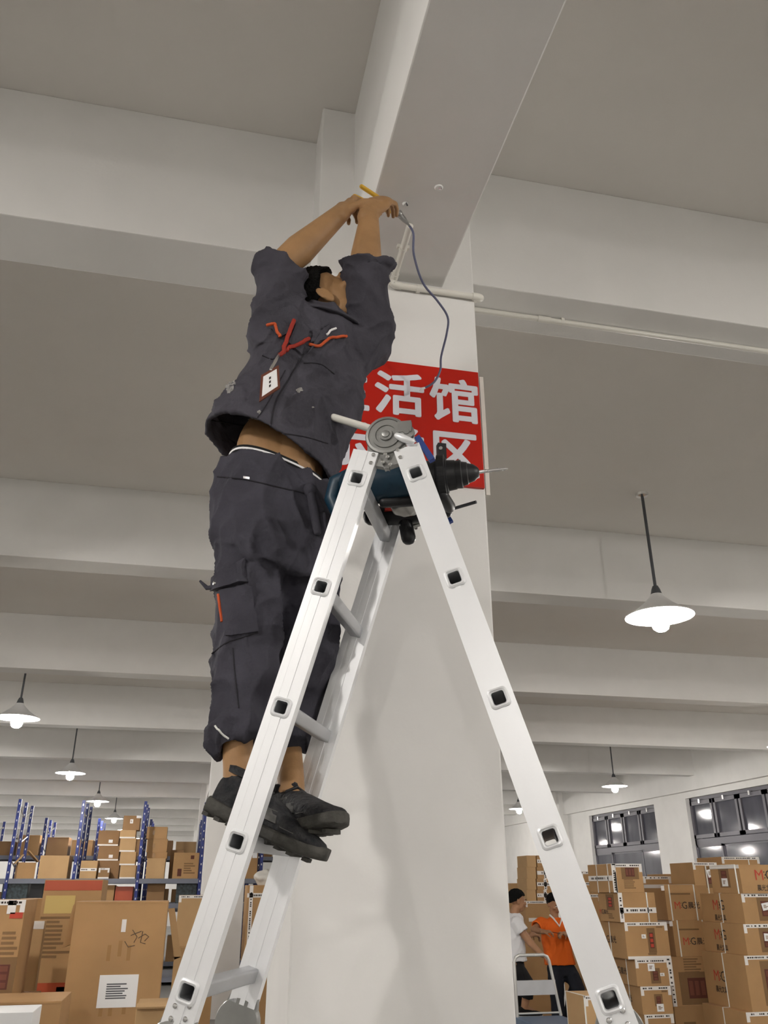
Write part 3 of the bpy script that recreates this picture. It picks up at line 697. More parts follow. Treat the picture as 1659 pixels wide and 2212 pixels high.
# shoes
def shoe(heel, toe, up=V((0, 0, 1)), name='shoe'):
    heel, toe = V(heel), V(toe); d = (toe-heel); L = d.length; d.normalize(); s = up.cross(d).normalized(); u = d.cross(s).normalized()
    fr = lambda x, y, z: heel+d*x*L+s*y+u*z
    def sec(x, w, z0, z1, n=20, ex=2.6, sh=0): return [fr(x, sh+math.copysign(abs(math.cos(a))**(2/ex), math.cos(a))*w, (z0+z1)/2+math.copysign(abs(math.sin(a))**(2/ex), math.sin(a))*(z1-z0)/2) for a in (2*math.pi*j/n for j in range(n))]
    prof = [(.0, .018, .02, .05), (.02, .030, .015, .085), (.10, .037, .014, .108), (.22, .040, .014, .110), (.33, .041, .014, .100), (.48, .044, .014, .088), (.62, .049, .014, .072), (.76, .051, .014, .058), (.88, .046, .014, .050), (.96, .032, .016, .042), (1.0, .014, .02, .032)]
    sh = MB(); sh.ringloft([sec(*p) for p in prof]); so = sh.build(name, 'shoeb', man, True)
    sl = MB(); pr = [(-.02, .022, .0, .034), (.0, .036, -.002, .036), (.10, .042, -.003, .034), (.30, .041, .0, .030), (.45, .044, .001, .028), (.62, .053, -.002, .030), (.78, .054, -.001, .032), (.90, .048, .003, .034), (.98, .033, .007, .036), (1.02, .015, .010, .036)]
    sl.ringloft([sec(*p, ex=4.) for p in pr])
    for i in range(9): sl.box(fr(.04+.105*i, 0, -.003), (.014, .085-.05*(i == 8), .008), Matrix((d, s, u)).transposed())
    sl.build('sole', 'sole', so, True)
    for q in (-1, 1):
        for (x0, x1, z0, z1) in ((.50, .60, .040, .064), (.36, .45, .045, .080), (.64, .76, .036, .050)):
            o = MB(); w0 = .046 if x0 > .45 else .0405
            o.ringloft([[fr(x0, q*(w0-.004), z0), fr(x1, q*(w0+.001), z0), fr(x1-.03, q*(w0-.010), z1), fr(x0-.05, q*(w0-.010), z1)], [fr(x0, q*(w0+.004), z0), fr(x1, q*(w0+.006), z0), fr(x1-.03, q*(w0-.003), z1), fr(x0-.05, q*(w0-.002), z1)]]); o.build('overlay', 'shoeg', so)
    for i in range(5):
        x = .34+.07*i; z = .104-.012*i; o = MB(); o.caps([fr(x, -.026, z-.010), fr(x+.02, 0, z+.001), fr(x, .026, z-.010)], [.0038, .0045, .0038], 8); o.build('lace', 'blackp', so, True)
    o = MB(); o.caps([fr(.30, 0, .106), fr(.24, -.004, .128)], [.016, .010], 10); o.build('tongue', 'shoeb', so, True)
    o = MB(); rg2 = [[fr(.14+.14*math.cos(a)*k, .037*math.sin(a)*k, z) for a in (2*math.pi*j/24 for j in range(24))] for k, z in ((1., .098), (1.06, .112), (.86, .116), (.8, .10))]
    rg2.append(rg2[0]); o.ringloft(rg2, False, False); o.build('ankle_collar', 'shoeb', so, 'all')
    return so
aL = V((anL.x, anL.y, 0)); dL = V((.42, -.907, 0)).normalized()
hl = aL-dL*.07; shoe((hl.x, hl.y, 1.830), tuple(V((hl.x, hl.y, 1.838))+dL*.272))
aR = V((anR.x, anR.y, 0)); dR2 = LU; hr = aR-dR2*.065
shoe((hr.x, hr.y, 1.880), tuple(V((hr.x, hr.y, 1.766))+dR2*.270))

# ------------------------------------------------------------------ things he wears and holds
bd = thing('id_badge', 'staff badge in a brown holder hanging on a red neck ribbon', 'badge', at(585, 825, 1.9), world=True)
strip(JBV, [(634, 697), (622, 728), (611, 757), (600, 768)], .0058, 'ribbon', 'lany', bd, .010)
strip(JBV, [(664, 735), (640, 748), (617, 757), (600, 768)], .0055, 'ribbon', 'lany', bd, .008)
h0, n0 = hit(JBV, 599, 768); cpt = h0+n0*.014
q = [at(*p, cpt.y-.03) for p in ((602, 789), (605, 838), (560, 868), (564, 811))]
ex = (q[0]-q[3]+q[1]-q[2]).normalized(); ey = (q[3]-q[2]+q[0]-q[1]); ey = (ey).normalized(); en = ex.cross(ey).normalized()
if en.y > 0: en = -en
def slab(quad, n, t0, t1): return MB().ringloft([[p+n*t0 for p in quad], [p+n*t1 for p in quad]])
MB().caps([cpt, (cpt+q[0]*.55+q[3]*.45)/2, q[0]*.55+q[3]*.45], [.004, .006, .004], 8).build('clip', 'chrome', bd, True)
slab(q, en, -.004, .002).build('holder', 'brownl', bd)
cq = sum(q, V((0, 0, 0)))/4; cr = [cq+(p-cq)*.76 for p in q]
cdp = slab(cr, en, .002, .0026).build('card', 'paper', bd)
for k in range(3):
    c0 = cq+ey*(.012-.012*k)+en*.0032; MB().box(c0, (.006, .0004, .007), Matrix((ex, en, ey)).transposed()).build('printed_character', 'pblk', cdp)
pa, pn = hit(JBV, 722, 902); tipp = at(801, 926, pa.y-.03); dirp = (tipp-pa).normalized()
po = thing('pipe_offcut', 'short white plastic pipe sticking out of the jacket pocket', 'pipe', pa, world=True)
po_m = MB(); s0_, s1_ = pa-dirp*.022, tipp; xx, yy = perp(dirp)
rg = [[p+(xx*math.cos(a)+yy*math.sin(a))*rr for a in (2*math.pi*j/18 for j in range(18))] for p, rr in ((s0_, .0105), (s1_, .0105), (s1_, .0085), (s1_-dirp*.06, .0085), (s1_-dirp*.0605, .0005))]
po_m.ringloft(rg); po_m.build('tube', 'pvc', po, True)
# pliers between his hands
tip = at(884, 487, 2.185); piv = at(862, 462, 2.10); h1 = at(781, 403, 2.03); h2 = at(766, 424, 2.00)
pl = thing('pliers', 'pliers with yellow handles gripped in the raised hands', 'pliers', piv, world=True)
k = MB(); k.caps([piv, (piv+tip)/2, tip], [.011, .009, .003], 10); k.ell(piv, .013); k.build('jaws', 'steel', pl, True)
for hh in (h1, h2):
    mid = (piv+hh)/2+V((0, 0, .006 if hh is h1 else -.010)); MB().caps([piv, mid, hh], [.006, .0075, .0075], 10).build('handle', 'yellow', pl, True)

# ================================================================== tools on the ladder top
def LP(e, w, z): return V((LO.x, LO.y, 0)) + LU*e + LV*w + LZ*z
ham = thing('hammer_drill', 'dark blue rotary hammer drill lying across the ladder top', 'drill', LP(0, .155, 2.63), world=True)
ZD = 2.679; AX = (LU*.995+LZ*.03).normalized()
A = lambda e, dw=0, dz=0: LP(0, .155+dw, ZD+dz)+AX*e
def turn(prof, name, mat, parent): return MB().lathe(prof, LP(0, .155, ZD), AX, 28).build(name, mat, parent, True)
turn([(0, -.150), (.030, -.150), (.047, -.135), (.052, -.10), (.052, -.02), (.048, .03), (.045, .07), (0, .07)], 'motor_body', 'bluep', ham)
turn([(0, .06), (.043, .06), (.045, .075), (.042, .10), (.046, .102), (.046, .128), (.040, .130), (.038, .15), (0, .15)], 'gear_case', 'blackp', ham)
turn([(0, .148), (.036, .148), (.037, .165), (.032, .167), (.029, .180), (.026, .182), (.022, .196), (.014, .206), (.008, .21), (0, .21)], 'chuck', 'blackp', ham)
bt = turn([(0, .20), (.0045, .20), (.0045, .275), (.001, .282), (0, .283)], 'drill_bit', 'chrome', ham)
for i in range(10):
    c = A(.215+.006*i); a = i*1.2; MB().ell(c+V((0, 0, .0035*math.sin(a)))+LV*.0035*math.cos(a), .0022, None, 6, 4).build('flute', 'chrome', bt)
rg = MB(); rg.lathe([(.047, .104), (.056, .106), (.056, .124), (.047, .126)], LP(0, .155, ZD), AX, 28, close=True); rg.box(A(.115, 0, .070), (.022, .018, .045)); ro = rg.build('side_handle_collar', 'blackp', ham)
MB().lathe([(0, -.004), (.005, -.004), (.005, .004), (0, .004)], A(.115, -.010, .075), -LV, 10).build('clamp_screw', 'chrome', ro)
MB().caps([A(.115, .0, -.055), A(.120, .035, -.058), A(.122, .070, -.055)], [.015, .016, .017], 14).build('side_grip', 'blackp', ro, True)
MB().caps([A(-.12, 0, .03), A(-.165, 0, .015), A(-.175, .0, -.03), A(-.158, .0, -.070), A(-.135, .02, -.080)], [.026, .024, .021, .021, .021], 16).build('rear_handle', 'bluep', ham, True)
MB().caps([A(-.036, .0, -.055), A(.036, .01, -.055)], [.015, .015], 12).build('lower_grip', 'blackp', ham, True)
crd = thing('cordless_drill', 'black and red cordless drill lying behind the blue hammer drill', 'drill', LP(.02, .27, 2.63), world=True)
B = lambda e, dw=0, dz=0: LP(e, .305+dw, 2.654+dz)
MB().caps([B(-.10), B(-.02), B(.06)], [.026, .030, .028], 16).build('motor_body', 'blackp', crd, True)
MB().lathe([(0, .07), (.027, .07), (.026, .10), (.018, .115), (.010, .12), (0, .12)], B(0), LU, 20).build('chuck', 'blackp', crd, True)
MB().tube([B(.11), B(.19, -.03, .004)], .0045, 10).build('drill_bit', 'rod', crd, True)
MB().caps([B(-.01, 0, -.01), B(.0, .005, -.07)], [.019, .020], 14).build('grip', 'blackp', crd, True)
MB().box(B(-.045, -.026, .004), (.030, .012, .012)).build('red_switch', 'redp', crd); MB().box(B(.005, -.028, -.012), (.022, .012, .014)).build('red_badge', 'redp', crd)
sc2 = thing('plastic_bag', 'crumpled clear plastic bag tucked under the hammer drill', 'bag', LP(.03, .21, 2.63), world=True)
bm_ = MB().ell(LP(.0, .245, 2.640), (.040, .022, .016), None, 24, 16); me = bm_.mesh('plastic_bag', 'clear', ORG[sc2.name], 'all'); displace(me, lambda c, n: .012*noise.noise(c*45)); link('bag_film', me, sc2)

# ================================================================== cartons
def fframe(face, w, d, h):                   # centre, right, up, outward of a carton face
    return {'front': (V((0, -d/2, h/2)), V((1, 0, 0)), V((0, 0, 1)), V((0, -1, 0))), 'left': (V((-w/2, 0, h/2)), V((0, -1, 0)), V((0, 0, 1)), V((-1, 0, 0))),
            'right': (V((w/2, 0, h/2)), V((0, 1, 0)), V((0, 0, 1)), V((1, 0, 0)))}[face]
def plate(t, fr, cx, cz, wd, ht, name, mat, thick=.0025, ang=0.):
    o, x, y, n = fr; ca, sa = math.cos(ang), math.sin(ang); x2, y2 = x*ca+y*sa, y*ca-x*sa
    mb = MB(); c = o+x*cx+y*cz; mb.prism([(-wd/2, -ht/2), (wd/2, -ht/2), (wd/2, ht/2), (-wd/2, ht/2)], (c, x2, y2, n), -.001, thick); return mb.build(name, mat, t)
def logo(t, fr, cx, cz, ht, full=True, name='printed_logo'):
    o, x, y, n = fr; mb = MB(); c = o+x*cx+y*cz
    put_text(mb, 'M', (c-x*ht*1.05, x, y, n), ht*.95, ht, n0=.0022); mb.cur = 1
    for q in (-.18, .0, .18): mb.prism([(-.05*ht, -.05*ht), (.05*ht, -.05*ht), (.05*ht, .05*ht), (-.05*ht, .05*ht)], (c-x*ht*(.40-.1*(q == 0))+y*q*1.6*ht, x, y, n), .001, .0022)
    put_text(mb, 'G', (c+x*ht*.15, x, y, n), ht*.85, ht, n0=.0022)
    if full: put_text(mb, '晨光', (c+x*ht*1.75, x, y, n), ht*2.0, ht*.95, bold=.010, n0=.0022)
    else: put_text(mb, '晨光文具', (c-x*ht*.45-y*ht*1.25, x, y, n), ht*2.1, ht*.62, bold=.010, n0=.0022)
    return mb.build(name, ('pred', 'pblk'), t)
def lines(t, fr, cx, cz, wd, ht, n, mat='pfad', name='printed_text'):
    mb = MB(); o, x, y, nn = fr; rr = random.Random(int(cx*1e4)+n)
    for i in range(n):
        k = wd*(.55+.45*rr.random()); c = o+x*(cx-(wd-k)/2)+y*(cz+ht/2-ht*(i+.5)/n); mb.prism([(-k/2, -ht/n*.28), (k/2, -ht/n*.28), (k/2, ht/n*.28), (-k/2, ht/n*.28)], (c, x, y, nn), .0005, .0018)
    return mb.build(name, mat, t)
def dashes(t, fr, cx, cz, wd, ht, vert=False):   # lettering printed along a tape
    mb = MB(); o, x, y, nn = fr; a, b = (y, x) if vert else (x, y); rr = random.Random(int(wd*999)+int(cx*99)); p = -wd/2
    while p < wd/2-.02:
        k = .008+.014*rr.random()
        if rr.random() > .25: mb.prism([(-k/2, -ht/2), (k/2, -ht/2), (k/2, ht/2), (-k/2, ht/2)], (o+x*cx+y*cz+a*(p+k/2), a, b, nn), .002, .0040); 
        p += k+.007
    o_ = mb.build('tape_print', 'pblk', t); o_['kind'] = 'stuff'; return o_
def carton(x0, x1, y0, d, z0, z1, label, rot=0., mat='card', group=None, name='carton', seams=True):
    w, h = x1-x0, z1-z0
    t = thing(name, label, 'carton', ((x0+x1)/2, y0+d/2, z0), math.radians(rot), group); t['_d'] = 0; del t['_d']
    MB().box((0, 0, h/2), (w, d, h)).build('box_body', mat, t, bevel=.004)
    if seams:
        MB().box((0, -d/2-.0008, h-.012 if h > .3 else h*.94), (w*.985, .003, .004)).build('flap_edge', mat, t)
    return t, w, d, h
def deco(c, *ops):
    t, w, d, h = c
    for op in ops:
        k, a = op[0], op[1:]
        if k == 'tape_edge':                  # tape along the top front edge and a little down the corners
            plate(t, fframe('front', w, d, h), 0, h/2-.018, w*.99, .036, 'tape', 'tape', .003)
            dashes(t, fframe('front', w, d, h), 0, h/2-.018, w*.85, .014)
            for s in (-1, 1): plate(t, fframe('front', w, d, h), s*(w/2-.02), h/2-.05, .035, .07, 'tape', 'tape', .0035)
        elif k == 'tape_left':
            plate(t, fframe('left', w, d, h), 0, h/2-.018, d*.99, .036, 'tape', 'tape', .003)
        elif k == 'tape_bottom': plate(t, fframe('front', w, d, h), 0, -h/2+.015, w*.98, .028, 'tape', 'tape', .003)
        elif k == 'tape_mid': plate(t, fframe(a[0], w, d, h), 0, a[1] if len(a) > 1 else 0, (w if a[0] == 'front' else d)*.99, .055, 'tape', 'tape', .003); dashes(t, fframe(a[0], w, d, h), 0, a[1] if len(a) > 1 else 0, (w if a[0] == 'front' else d)*.85, .022)
        elif k == 'tape_vert': plate(t, fframe(a[0], w, d, h), a[1], 0, .05, h*.99, 'tape', 'tape', .003); dashes(t, fframe(a[0], w, d, h), a[1], 0, h*.85, .020, True)
        elif k == 'strap':                    # plastic strap running round the carton
            for x in a:
                mb = MB()
                if isinstance(x, tuple):
                    y = x[0]; [mb.box((sx*(w/2+.001), y, h/2), (.004, .014, h+.004)) for sx in (-1, 1)]; mb.box((0, y, h+.001), (w+.004, .014, .004))
                else:
                    [mb.box((x, sy*(d/2+.001), h/2), (.014, .004, h+.004)) for sy in (-1, 1)]; mb.box((x, 0, h+.001), (.014, d+.004, .004))
                mb.build('strap', 'strap', t)
        elif k == 'logo': logo(t, fframe(a[0], w, d, h), a[1], a[2], a[3], a[4] if len(a) > 4 else True)
        elif k == 'panel':                    # printed picture panel: dark red rows in a faded frame
            fr = fframe(a[0], w, d, h); cx, cz, pw, ph = a[1:5]; ph = min(ph, h*.5); fh = min(ph*1.6, h*.86); cz = max(-h/2+fh/2+.015, min(h/2-fh/2-.015, cz))
            plate(t, fr, cx, cz, pw*1.9, fh, 'printed_panel', 'pfad', .0012)
            p = plate(t, fr, cx, cz, pw, ph, 'printed_picture', 'pbrn', .0020)
            n = 3
            for i in range(n): plate(p, fr, cx+pw*(-.33+.33*i) if pw > ph else cx, cz if pw > ph else cz+ph*(-.33+.33*i), pw*.22 if pw > ph else pw*.7, ph*.7 if pw > ph else ph*.22, 'printed_stripe', 'pred' if a[-1] == 'r' else pm_dark, .0026)
        elif k == 'label':
            fr = fframe(a[0], w, d, h); p = plate(t, fr, a[1], a[2], a[3], a[4], 'shipping_label', 'paper', .0032, a[5] if len(a) > 5 else 0.)
            lines(p, (fr[0]+fr[3]*.002, *fr[1:]), a[1], a[2], a[3]*.6, a[4]*.5, 3 if a[3] < .15 else 7, 'pfad' if a[3] < .15 else 'rod')
        elif k == 'lines': lines(t, fframe(a[0], w, d, h), *a[1:6])
        elif k == 'plate': plate(t, fframe(a[0], w, d, h), *a[1:5], a[5], a[6], .003)
pm_dark = pm('print_brown', (.16, .05, .03), .7)
def pbox(l, r, t, b, Y, d, label, z0=None, z1=None, **kw):       # front face given by its image extent at depth Y
    m = (l+r)/2; z0 = at(m, b, Y).z if z0 is None else z0; z1 = at(m, t, Y).z if z1 is None else z1
    zm = max((z0+z1)/2, z1-.3); return carton(xat(l, zm, Y), xat(r, zm, Y), Y, d, z0, z1, label, **kw)
def xat(px, z, Y):
    q = CR*FPX-CF*(px-PX); return -(q.y*Y+q.z*(z-CAMZ))/q.x
Z = lambda x, y, Y: at(x, y, Y).z

# ---- taped cartons by the windows: first stack (behind the right ladder leg)
YA = 9.3; za = [Z(1395, y, YA) for y in (1866, 1928, 1992, 2072, 2131, 2192)]+[.0]
def A_(i, l, r, label, **kw): return pbox(l, r, 0, 0, YA+kw.pop('dy', 0), kw.pop('d', .55), label, z0=za[i+1], z1=za[i], **kw)
deco(A_(0, 1324, 1389, 'small strapped carton topping the taped stack behind the right ladder leg', d=.62, mat='card'), ('tape_edge',), ('panel', 'front', .03, .07, .11, .09), ('lines', 'front', .02, -.06, .15, .10, 5), ('strap', -.15), ('tape_mid', 'left'), ('strap', (.08,), (-.2,)), ('tape_vert', 'front', -.165))
deco(A_(1, 1338, 1417, 'carton with white tape band across its plain front, second in the taped stack', d=.50, mat='card'), ('tape_mid', 'front', -.03), ('strap', .12), ('tape_vert', 'front', -.2), ('panel', 'left', .04, .05, .10, .10, 'r'), ('lines', 'left', .04, -.09, .14, .06, 3), ('logo', 'left', -.17, -.05, .05))
deco(A_(2, 1352, 1445, 'wide carton with tape on its top edge, third in the taped stack', d=.62), ('tape_edge',), ('panel', 'front', .05, .0, .05, .15, 'r'), ('label', 'front', -.04, .04, .05, .04), ('lines', 'front', .17, .13, .1, .02, 1), ('lines', 'front', .05, -.13, .12, .03, 1), ('logo', 'left', -.12, 0, .075), ('strap', (.05,)), ('tape_bottom',))
deco(A_(3, 1374, 1449, 'carton with two white labels, fourth in the taped stack', d=.6), ('tape_edge',), ('panel', 'front', .02, -.03, .06, .09), ('label', 'front', -.02, .05, .08, .07), ('label', 'front', .10, -.02, .05, .03), ('logo', 'left', -.1, .0, .07), ('strap', (-.1,)), ('tape_vert', 'front', .2))
deco(A_(4, 1386, 1452, 'carton with one low white label, fifth in the taped stack', d=.6), ('tape_edge',), ('panel', 'front', .02, .0, .05, .07), ('label', 'front', .03, -.07, .08, .07), ('lines', 'front', .10, .08, .07, .03, 1), ('logo', 'left', -.1, .0, .07), ('strap', (-.05,)))
deco(A_(5, 1398, 1462, 'bottom carton of the taped stack, standing on the floor', d=.6), ('tape_edge',), ('lines', 'front', 0, .1, .2, .06, 2))
# second stack: strapped cartons with the big logo
YB = 9.65; zb = [Z(1490, y, YB) for y in (1911, 1988, 2066, 2174)]+[.0]
for i, (l, r, lab) in enumerate(((1439, 1532, 'strapped logo carton on top of the stack with two white straps'), (1456, 1553, 'strapped logo carton second from the top, two white straps'), (1452, 1556, 'tall carton with a large dark picture panel below the strapped logo cartons'), (1463, 1562, 'bottom carton under the tall picture-panel carton'))):
    c = pbox(l, r, 0, 0, YB, .62, lab, z0=zb[i+1], z1=zb[i])
    if i < 2: deco(c, ('strap', -.22, .10), ('logo', 'front', -.06, -.03, .075), ('lines', 'front', -.08, .09, .28, .03, 1, ), ('lines', 'front', .27, -.03, .02, .12, 1), ('tape_left',), ('plate', 'front', -.30, h_ if False else .15, .04, .05, 'tape', 'tape'))
    elif i == 2: deco(c, ('lines', 'front', 0, .14, .26, .18, 7), ('panel', 'front', .0, -.10, .22, .20), ('tape_vert', 'front', .30), ('tape_vert', 'front', -.30), ('lines', 'front', .2, -.05, .03, .22, 1))
    else: deco(c, ('lines', 'front', -.1, .1, .16, .05, 1), ('label', 'front', 0, .0, .09, .06))
# third stack, nearer
YD = 8.6; zd = [Z(1640, y, YD) for y in (1930, 1996, 2064, 2186)]+[.0]
for i, lab in enumerate(('upper side-logo carton of the stack below the label carton', 'side-logo carton below the upper one, faded print', 'tall carton with a narrow picture panel in the side-logo stack', 'bottom carton of the side-logo stack on the floor')):
    l = (1605, 1610, 1616, 1622)[i]; c = pbox(l, l+88, 0, 0, YD, .78, lab, z0=zd[i+1], z1=zd[i], mat='card')
    deco(c, ('tape_edge',), ('panel', 'front', .02, .0, .09, .16 if i != 2 else .26), ('strap', (.0,)), ('logo', 'left', .0 if i < 2 else -.05, .03, .10, False))
    if i < 2: deco(c, ('label', 'front', .03, .02, .09, .07, .15-.2*i))
deco(pbox(1600, 1690, 1868, 1930, YD-.02, .55, 'label carton with the logo side on top of the side-logo stack', z0=zd[0]), ('strap', -.30), ('logo', 'front', .08, .04, .10, False), ('panel', 'left', -.02, .03, .10, .13), ('label', 'left', -.02, -.03, .11, .08), ('tape_left',))
# behind them
ze = Z(1520, 1911, 10.35)
deco(pbox(1499, 1552, 1863, 1920, 10.35, .55, 'carton with slanted white label standing behind the strapped logo stack', z0=Z(1520, 1921, 10.35)), ('panel', 'front', .05, -.03, .07, .18), ('label', 'front', .06, .03, .08, .09, .2), ('tape_edge',))
pbox(1490, 1565, 1921, 2300, 10.35, .6, 'plain tall carton standing behind the strapped logo stack', z0=0, z1=Z(1520, 1921, 10.35), mat='card')
deco(pbox(1560, 1642, 1851, 1884, 10.9, .6, 'wide carton with white taped top at the back by the window', z0=Z(1600, 1884, 10.9)), ('tape_edge',), ('strap', .12))
pbox(1552, 1650, 1884, 2300, 10.9, .65, 'plain tall carton carrying the white-topped carton by the window', z0=0, z1=Z(1600, 1884, 10.9), mat='card')
deco(pbox(1391, 1452, 1893, 1945, 11.0, .55, 'grey-taped carton at the back between the two front stacks', z0=Z(1420, 1945, 11.0), mat='card'), ('tape_edge',))
pbox(1385, 1458, 1945, 2300, 11.0, .55, 'plain carton under the grey-taped carton at the back', z0=0, mat='card')
deco(pbox(1440, 1497, 1888, 1950, 11.6, .5, 'carton with a small printed mark standing nearest the pier', z0=Z(1470, 1950, 11.6)), ('lines', 'front', .0, .12, .12, .04, 1))
pbox(1436, 1500, 1950, 2300, 11.6, .55, 'plain carton beneath the small-mark carton by the pier', z0=0, mat='card')
for i, (t, b) in enumerate(((1882, 1906), (1906, 1932), (1932, 2000))):
    deco(pbox(1254, 1300, t, b, 11.5, .5, ('flat taped carton on top of the low pile behind the taped stack', 'flat taped carton in the middle of the low pile', 'carton at the base of the low pile behind the taped stack')[i], z0=Z(1270, b, 11.5)), ('tape_edge',))
pbox(1250, 1304, 2000, 2300, 11.5, .55, 'plain carton on the floor beneath the low pile', z0=0, mat='card')
deco(pbox(1268, 1322, 2150, 2300, 8.2, .4, 'low taped carton on the floor beside the seated stack edge', z0=0, mat='card2'), ('tape_edge',), ('strap', -.12))
# far stack behind the two men
rows = (1848, 1873, 1898, 1922, 1946)
for i in range(4):
    deco(pbox(1138, 1158, rows[i], rows[i+1], 13.4, .42, 'small carton for the lit left side of the far stack, coloured paler', z0=Z(1150, rows[i+1], 13.4), mat='card2', group='small cartons in the far stack'), )  # lit left faces of the stack, coloured in as paler cartons
    deco(pbox(1160, 1196, rows[i], rows[i+1], 13.4, .42, 'small brown carton in the right column of the far stack, tape crossing its front', z0=Z(1178, rows[i+1], 13.4), mat='card', group='small brown cartons in the far stack'), ('tape_vert', 'front', 0), ('tape_mid', 'front'))
c = pbox(1136, 1200, 1946, 2012, 13.35, .5, 'large carton with a crooked tape strip behind the two men', z0=Z(1165, 2012, 13.35), z1=Z(1165, 1946, 13.4)); deco(c, ('tape_edge',), ('plate', 'front', -.1, -.05, .2, .05, 'tape', 'tape'))
pbox(1128, 1206, 2012, 2300, 13.3, .6, 'plain large carton on the floor behind the two men', z0=0, z1=Z(1165, 2012, 13.35))
pbox(1104, 1120, 1908, 1946, 14.2, .3, 'pale carton beside the far stack near the column', z0=Z(1112, 1946, 14.2), mat='card2'); pbox(1098, 1124, 1946, 2300, 14.2, .4, 'plain carton carrying the pale one near the column', z0=0, mat='card')

# ---- big cartons in the left aisle
Y1_ = 7.6; zt = Z(260, 1947, Y1_)
c = pbox(152, 355, 1947, 2300, Y1_, .50, 'large brown carton with a white printed sheet and black handwriting on its front', z0=.62, z1=zt); t, w_, d_, h_ = c
deco(c, ('label', 'front', .04, -.12, .29, .22), ('plate', 'front', .03, .33, .035, .09, 'tape', 'tape'), ('plate', 'front', -.02, -.42, .035, .10, 'tape', 'tape'))
fr = fframe('front', w_, d_, h_)
for q in ((-.06, .14), (.02, .17), (.09, .14), (-.07, -.23), (.0, -.23), (.1, -.22)): plate(t, fr, q[0], q[1], .028, .11, 'glue_mark', 'tapeb', .001)
hw = MB()
for path in ([(.10, .30), (.14, .25), (.12, .21)], [(.09, .26), (.17, .29)], [(.15, .24), (.20, .27)], [(.18, .29), (.17, .21), (.21, .20)], [(.05, .22), (.08, .18), (.13, .19)], [(.20, .27), (.23, .25), (.20, .22)]):
    hw.tube([fr[0]+fr[1]*p[0]+fr[2]*p[1]+fr[3]*.001 for p in path], .003, 6)
hw.build('handwriting', 'mark', t)
o = MB().add([V((-w_/2, -d_/2+.005, h_)), V((-w_/2-.02, -d_/2+.01, h_-.03)), V((-w_/2-.065, -d_/2+.06, h_-.33)), V((-w_/2, -d_/2+.06, h_-.30)), V((-w_/2, d_/2-.02, h_-.05)), V((-w_/2-.05, d_/2-.05, h_-.33))], [(0, 1, 2, 3), (1, 0, 4), (1, 4, 5, 2), (2, 5, 4, 3), (0, 3, 4)]).build('open_flap', 'card', t)
pbox(150, 357, 0, 0, Y1_, .52, 'plain carton supporting the large carton with the printed sheet', z0=0, z1=.62, mat='card')
fb = thing('foam_board', 'pale foam board leaning beside the large brown carton', 'board', (at(375, 2000, 7.75).x, 7.75, .62))
MB().ringloft([[V((-.055, 0, .95)), V((-.005, 0, .955)), V((.085, 0, .60)), V((.03, 0, .58))], [V((-.055, .05, .95)), V((-.005, .05, .955)), V((.085, .05, .60)), V((.03, .05, .58))]]).build('panel', 'card2', fb); MB().box((.05, .025, .3), (.05, .05, .6)).build('board_foot', 'card2', fb)
pbox(362, 402, 0, 0, 7.7, .4, 'small carton on the floor carrying the leaning foam board', z0=0, z1=.62)
c = pbox(86, 214, 1900, 2128, 8.9, .6, 'tall carton with orange-red tape along the top and a yellow label', z0=Z(105, 2128, 8.85), mat='card'); t, w_, d_, h_ = c
deco(c, ('plate', 'front', 0, h_/2-.05, w_*.98, .085, 'tape', 'taper'), ('plate', 'front', -.1, h_/2-.21, .26, .15, 'printed_label', 'ylab'), ('lines', 'front', -.1, h_/2-.21, .16, .08, 3), ('lines', 'front', -.1, -.05, .3, .35, 10))
c = pbox(60, 150, 2128, 2172, 8.85, .6, 'carton wrapped in shiny red tape under the tall orange-taped carton', z0=Z(100, 2172, 8.85)); t, w_, d_, h_ = c
deco(c, ('plate', 'front', 0, .06, w_*.98, .07, 'tape', 'taper'), ('plate', 'front', 0, -.05, w_*.98, .05, 'tape', 'taper'), ('plate', 'front', .1, 0, .09, h_*.8, 'tape', 'tape'))
pbox(55, 155, 0, 0, 8.8, .62, 'plain carton on the floor under the red-taped carton', z0=0, z1=Z(100, 2172, 8.85), mat='card')
c = pbox(-75, 42, 1944, 2160, 7.3, .55, 'tall carton with dark printed picture at the aisle edge', z0=Z(0, 2160, 7.3)); t, w_, d_, h_ = c
deco(c, ('lines', 'front', .12, .02, .13, .2, 6), ('plate', 'front', .13, .22, .09, .04, 'printed_mark', 'pred'), ('panel', 'front', .10, -.20, .09, .16), ('plate', 'front', .09, h_/2-.05, .06, .09, 'tape', 'tape'), ('tape_edge',))
pbox(-80, 46, 0, 0, 7.25, .6, 'plain carton supporting the tall picture carton at the aisle edge', z0=0, z1=Z(0, 2160, 7.3), mat='card')
pbox(40, 90, 1941, 1990, 9.6, .5, 'plain brown carton lying behind the picture carton', z0=Z(65, 1990, 9.6), mat='card'); pbox(38, 92, 1990, 2300, 9.6, .55, 'plain carton on the floor behind the narrow pale carton', z0=0, mat='card')
deco(pbox(48, 84, 1990, 2165, 8.3, .12, 'narrow pale upright carton with white tape at its top', z0=.0, mat='card2'), ('plate', 'front', 0, Z(65, 1990, 8.3)/2-.03, .13, .06, 'tape', 'tape'))
deco(pbox(-90, 118, 2165, 2400, 6.6, .55, 'low wide carton in front of the picture carton', z0=0, mat='card'))
c = pbox(-60, 52, 2188, 2400, 5.9, .35, 'white and pale teal printed box in front of the low wide carton', z0=0, mat='paper', seams=False); deco(c, ('plate', 'right', 0, .25, .3, .3, 'printed_side', 'teal'), ('lines', 'front', .1, .3, .2, .15, 3))
c = pbox(282, 385, 2174, 2400, 6.3, .45, 'carton with folded-back flap in front of the large brown carton', z0=0, mat='card2'); t, w_, d_, h_ = c
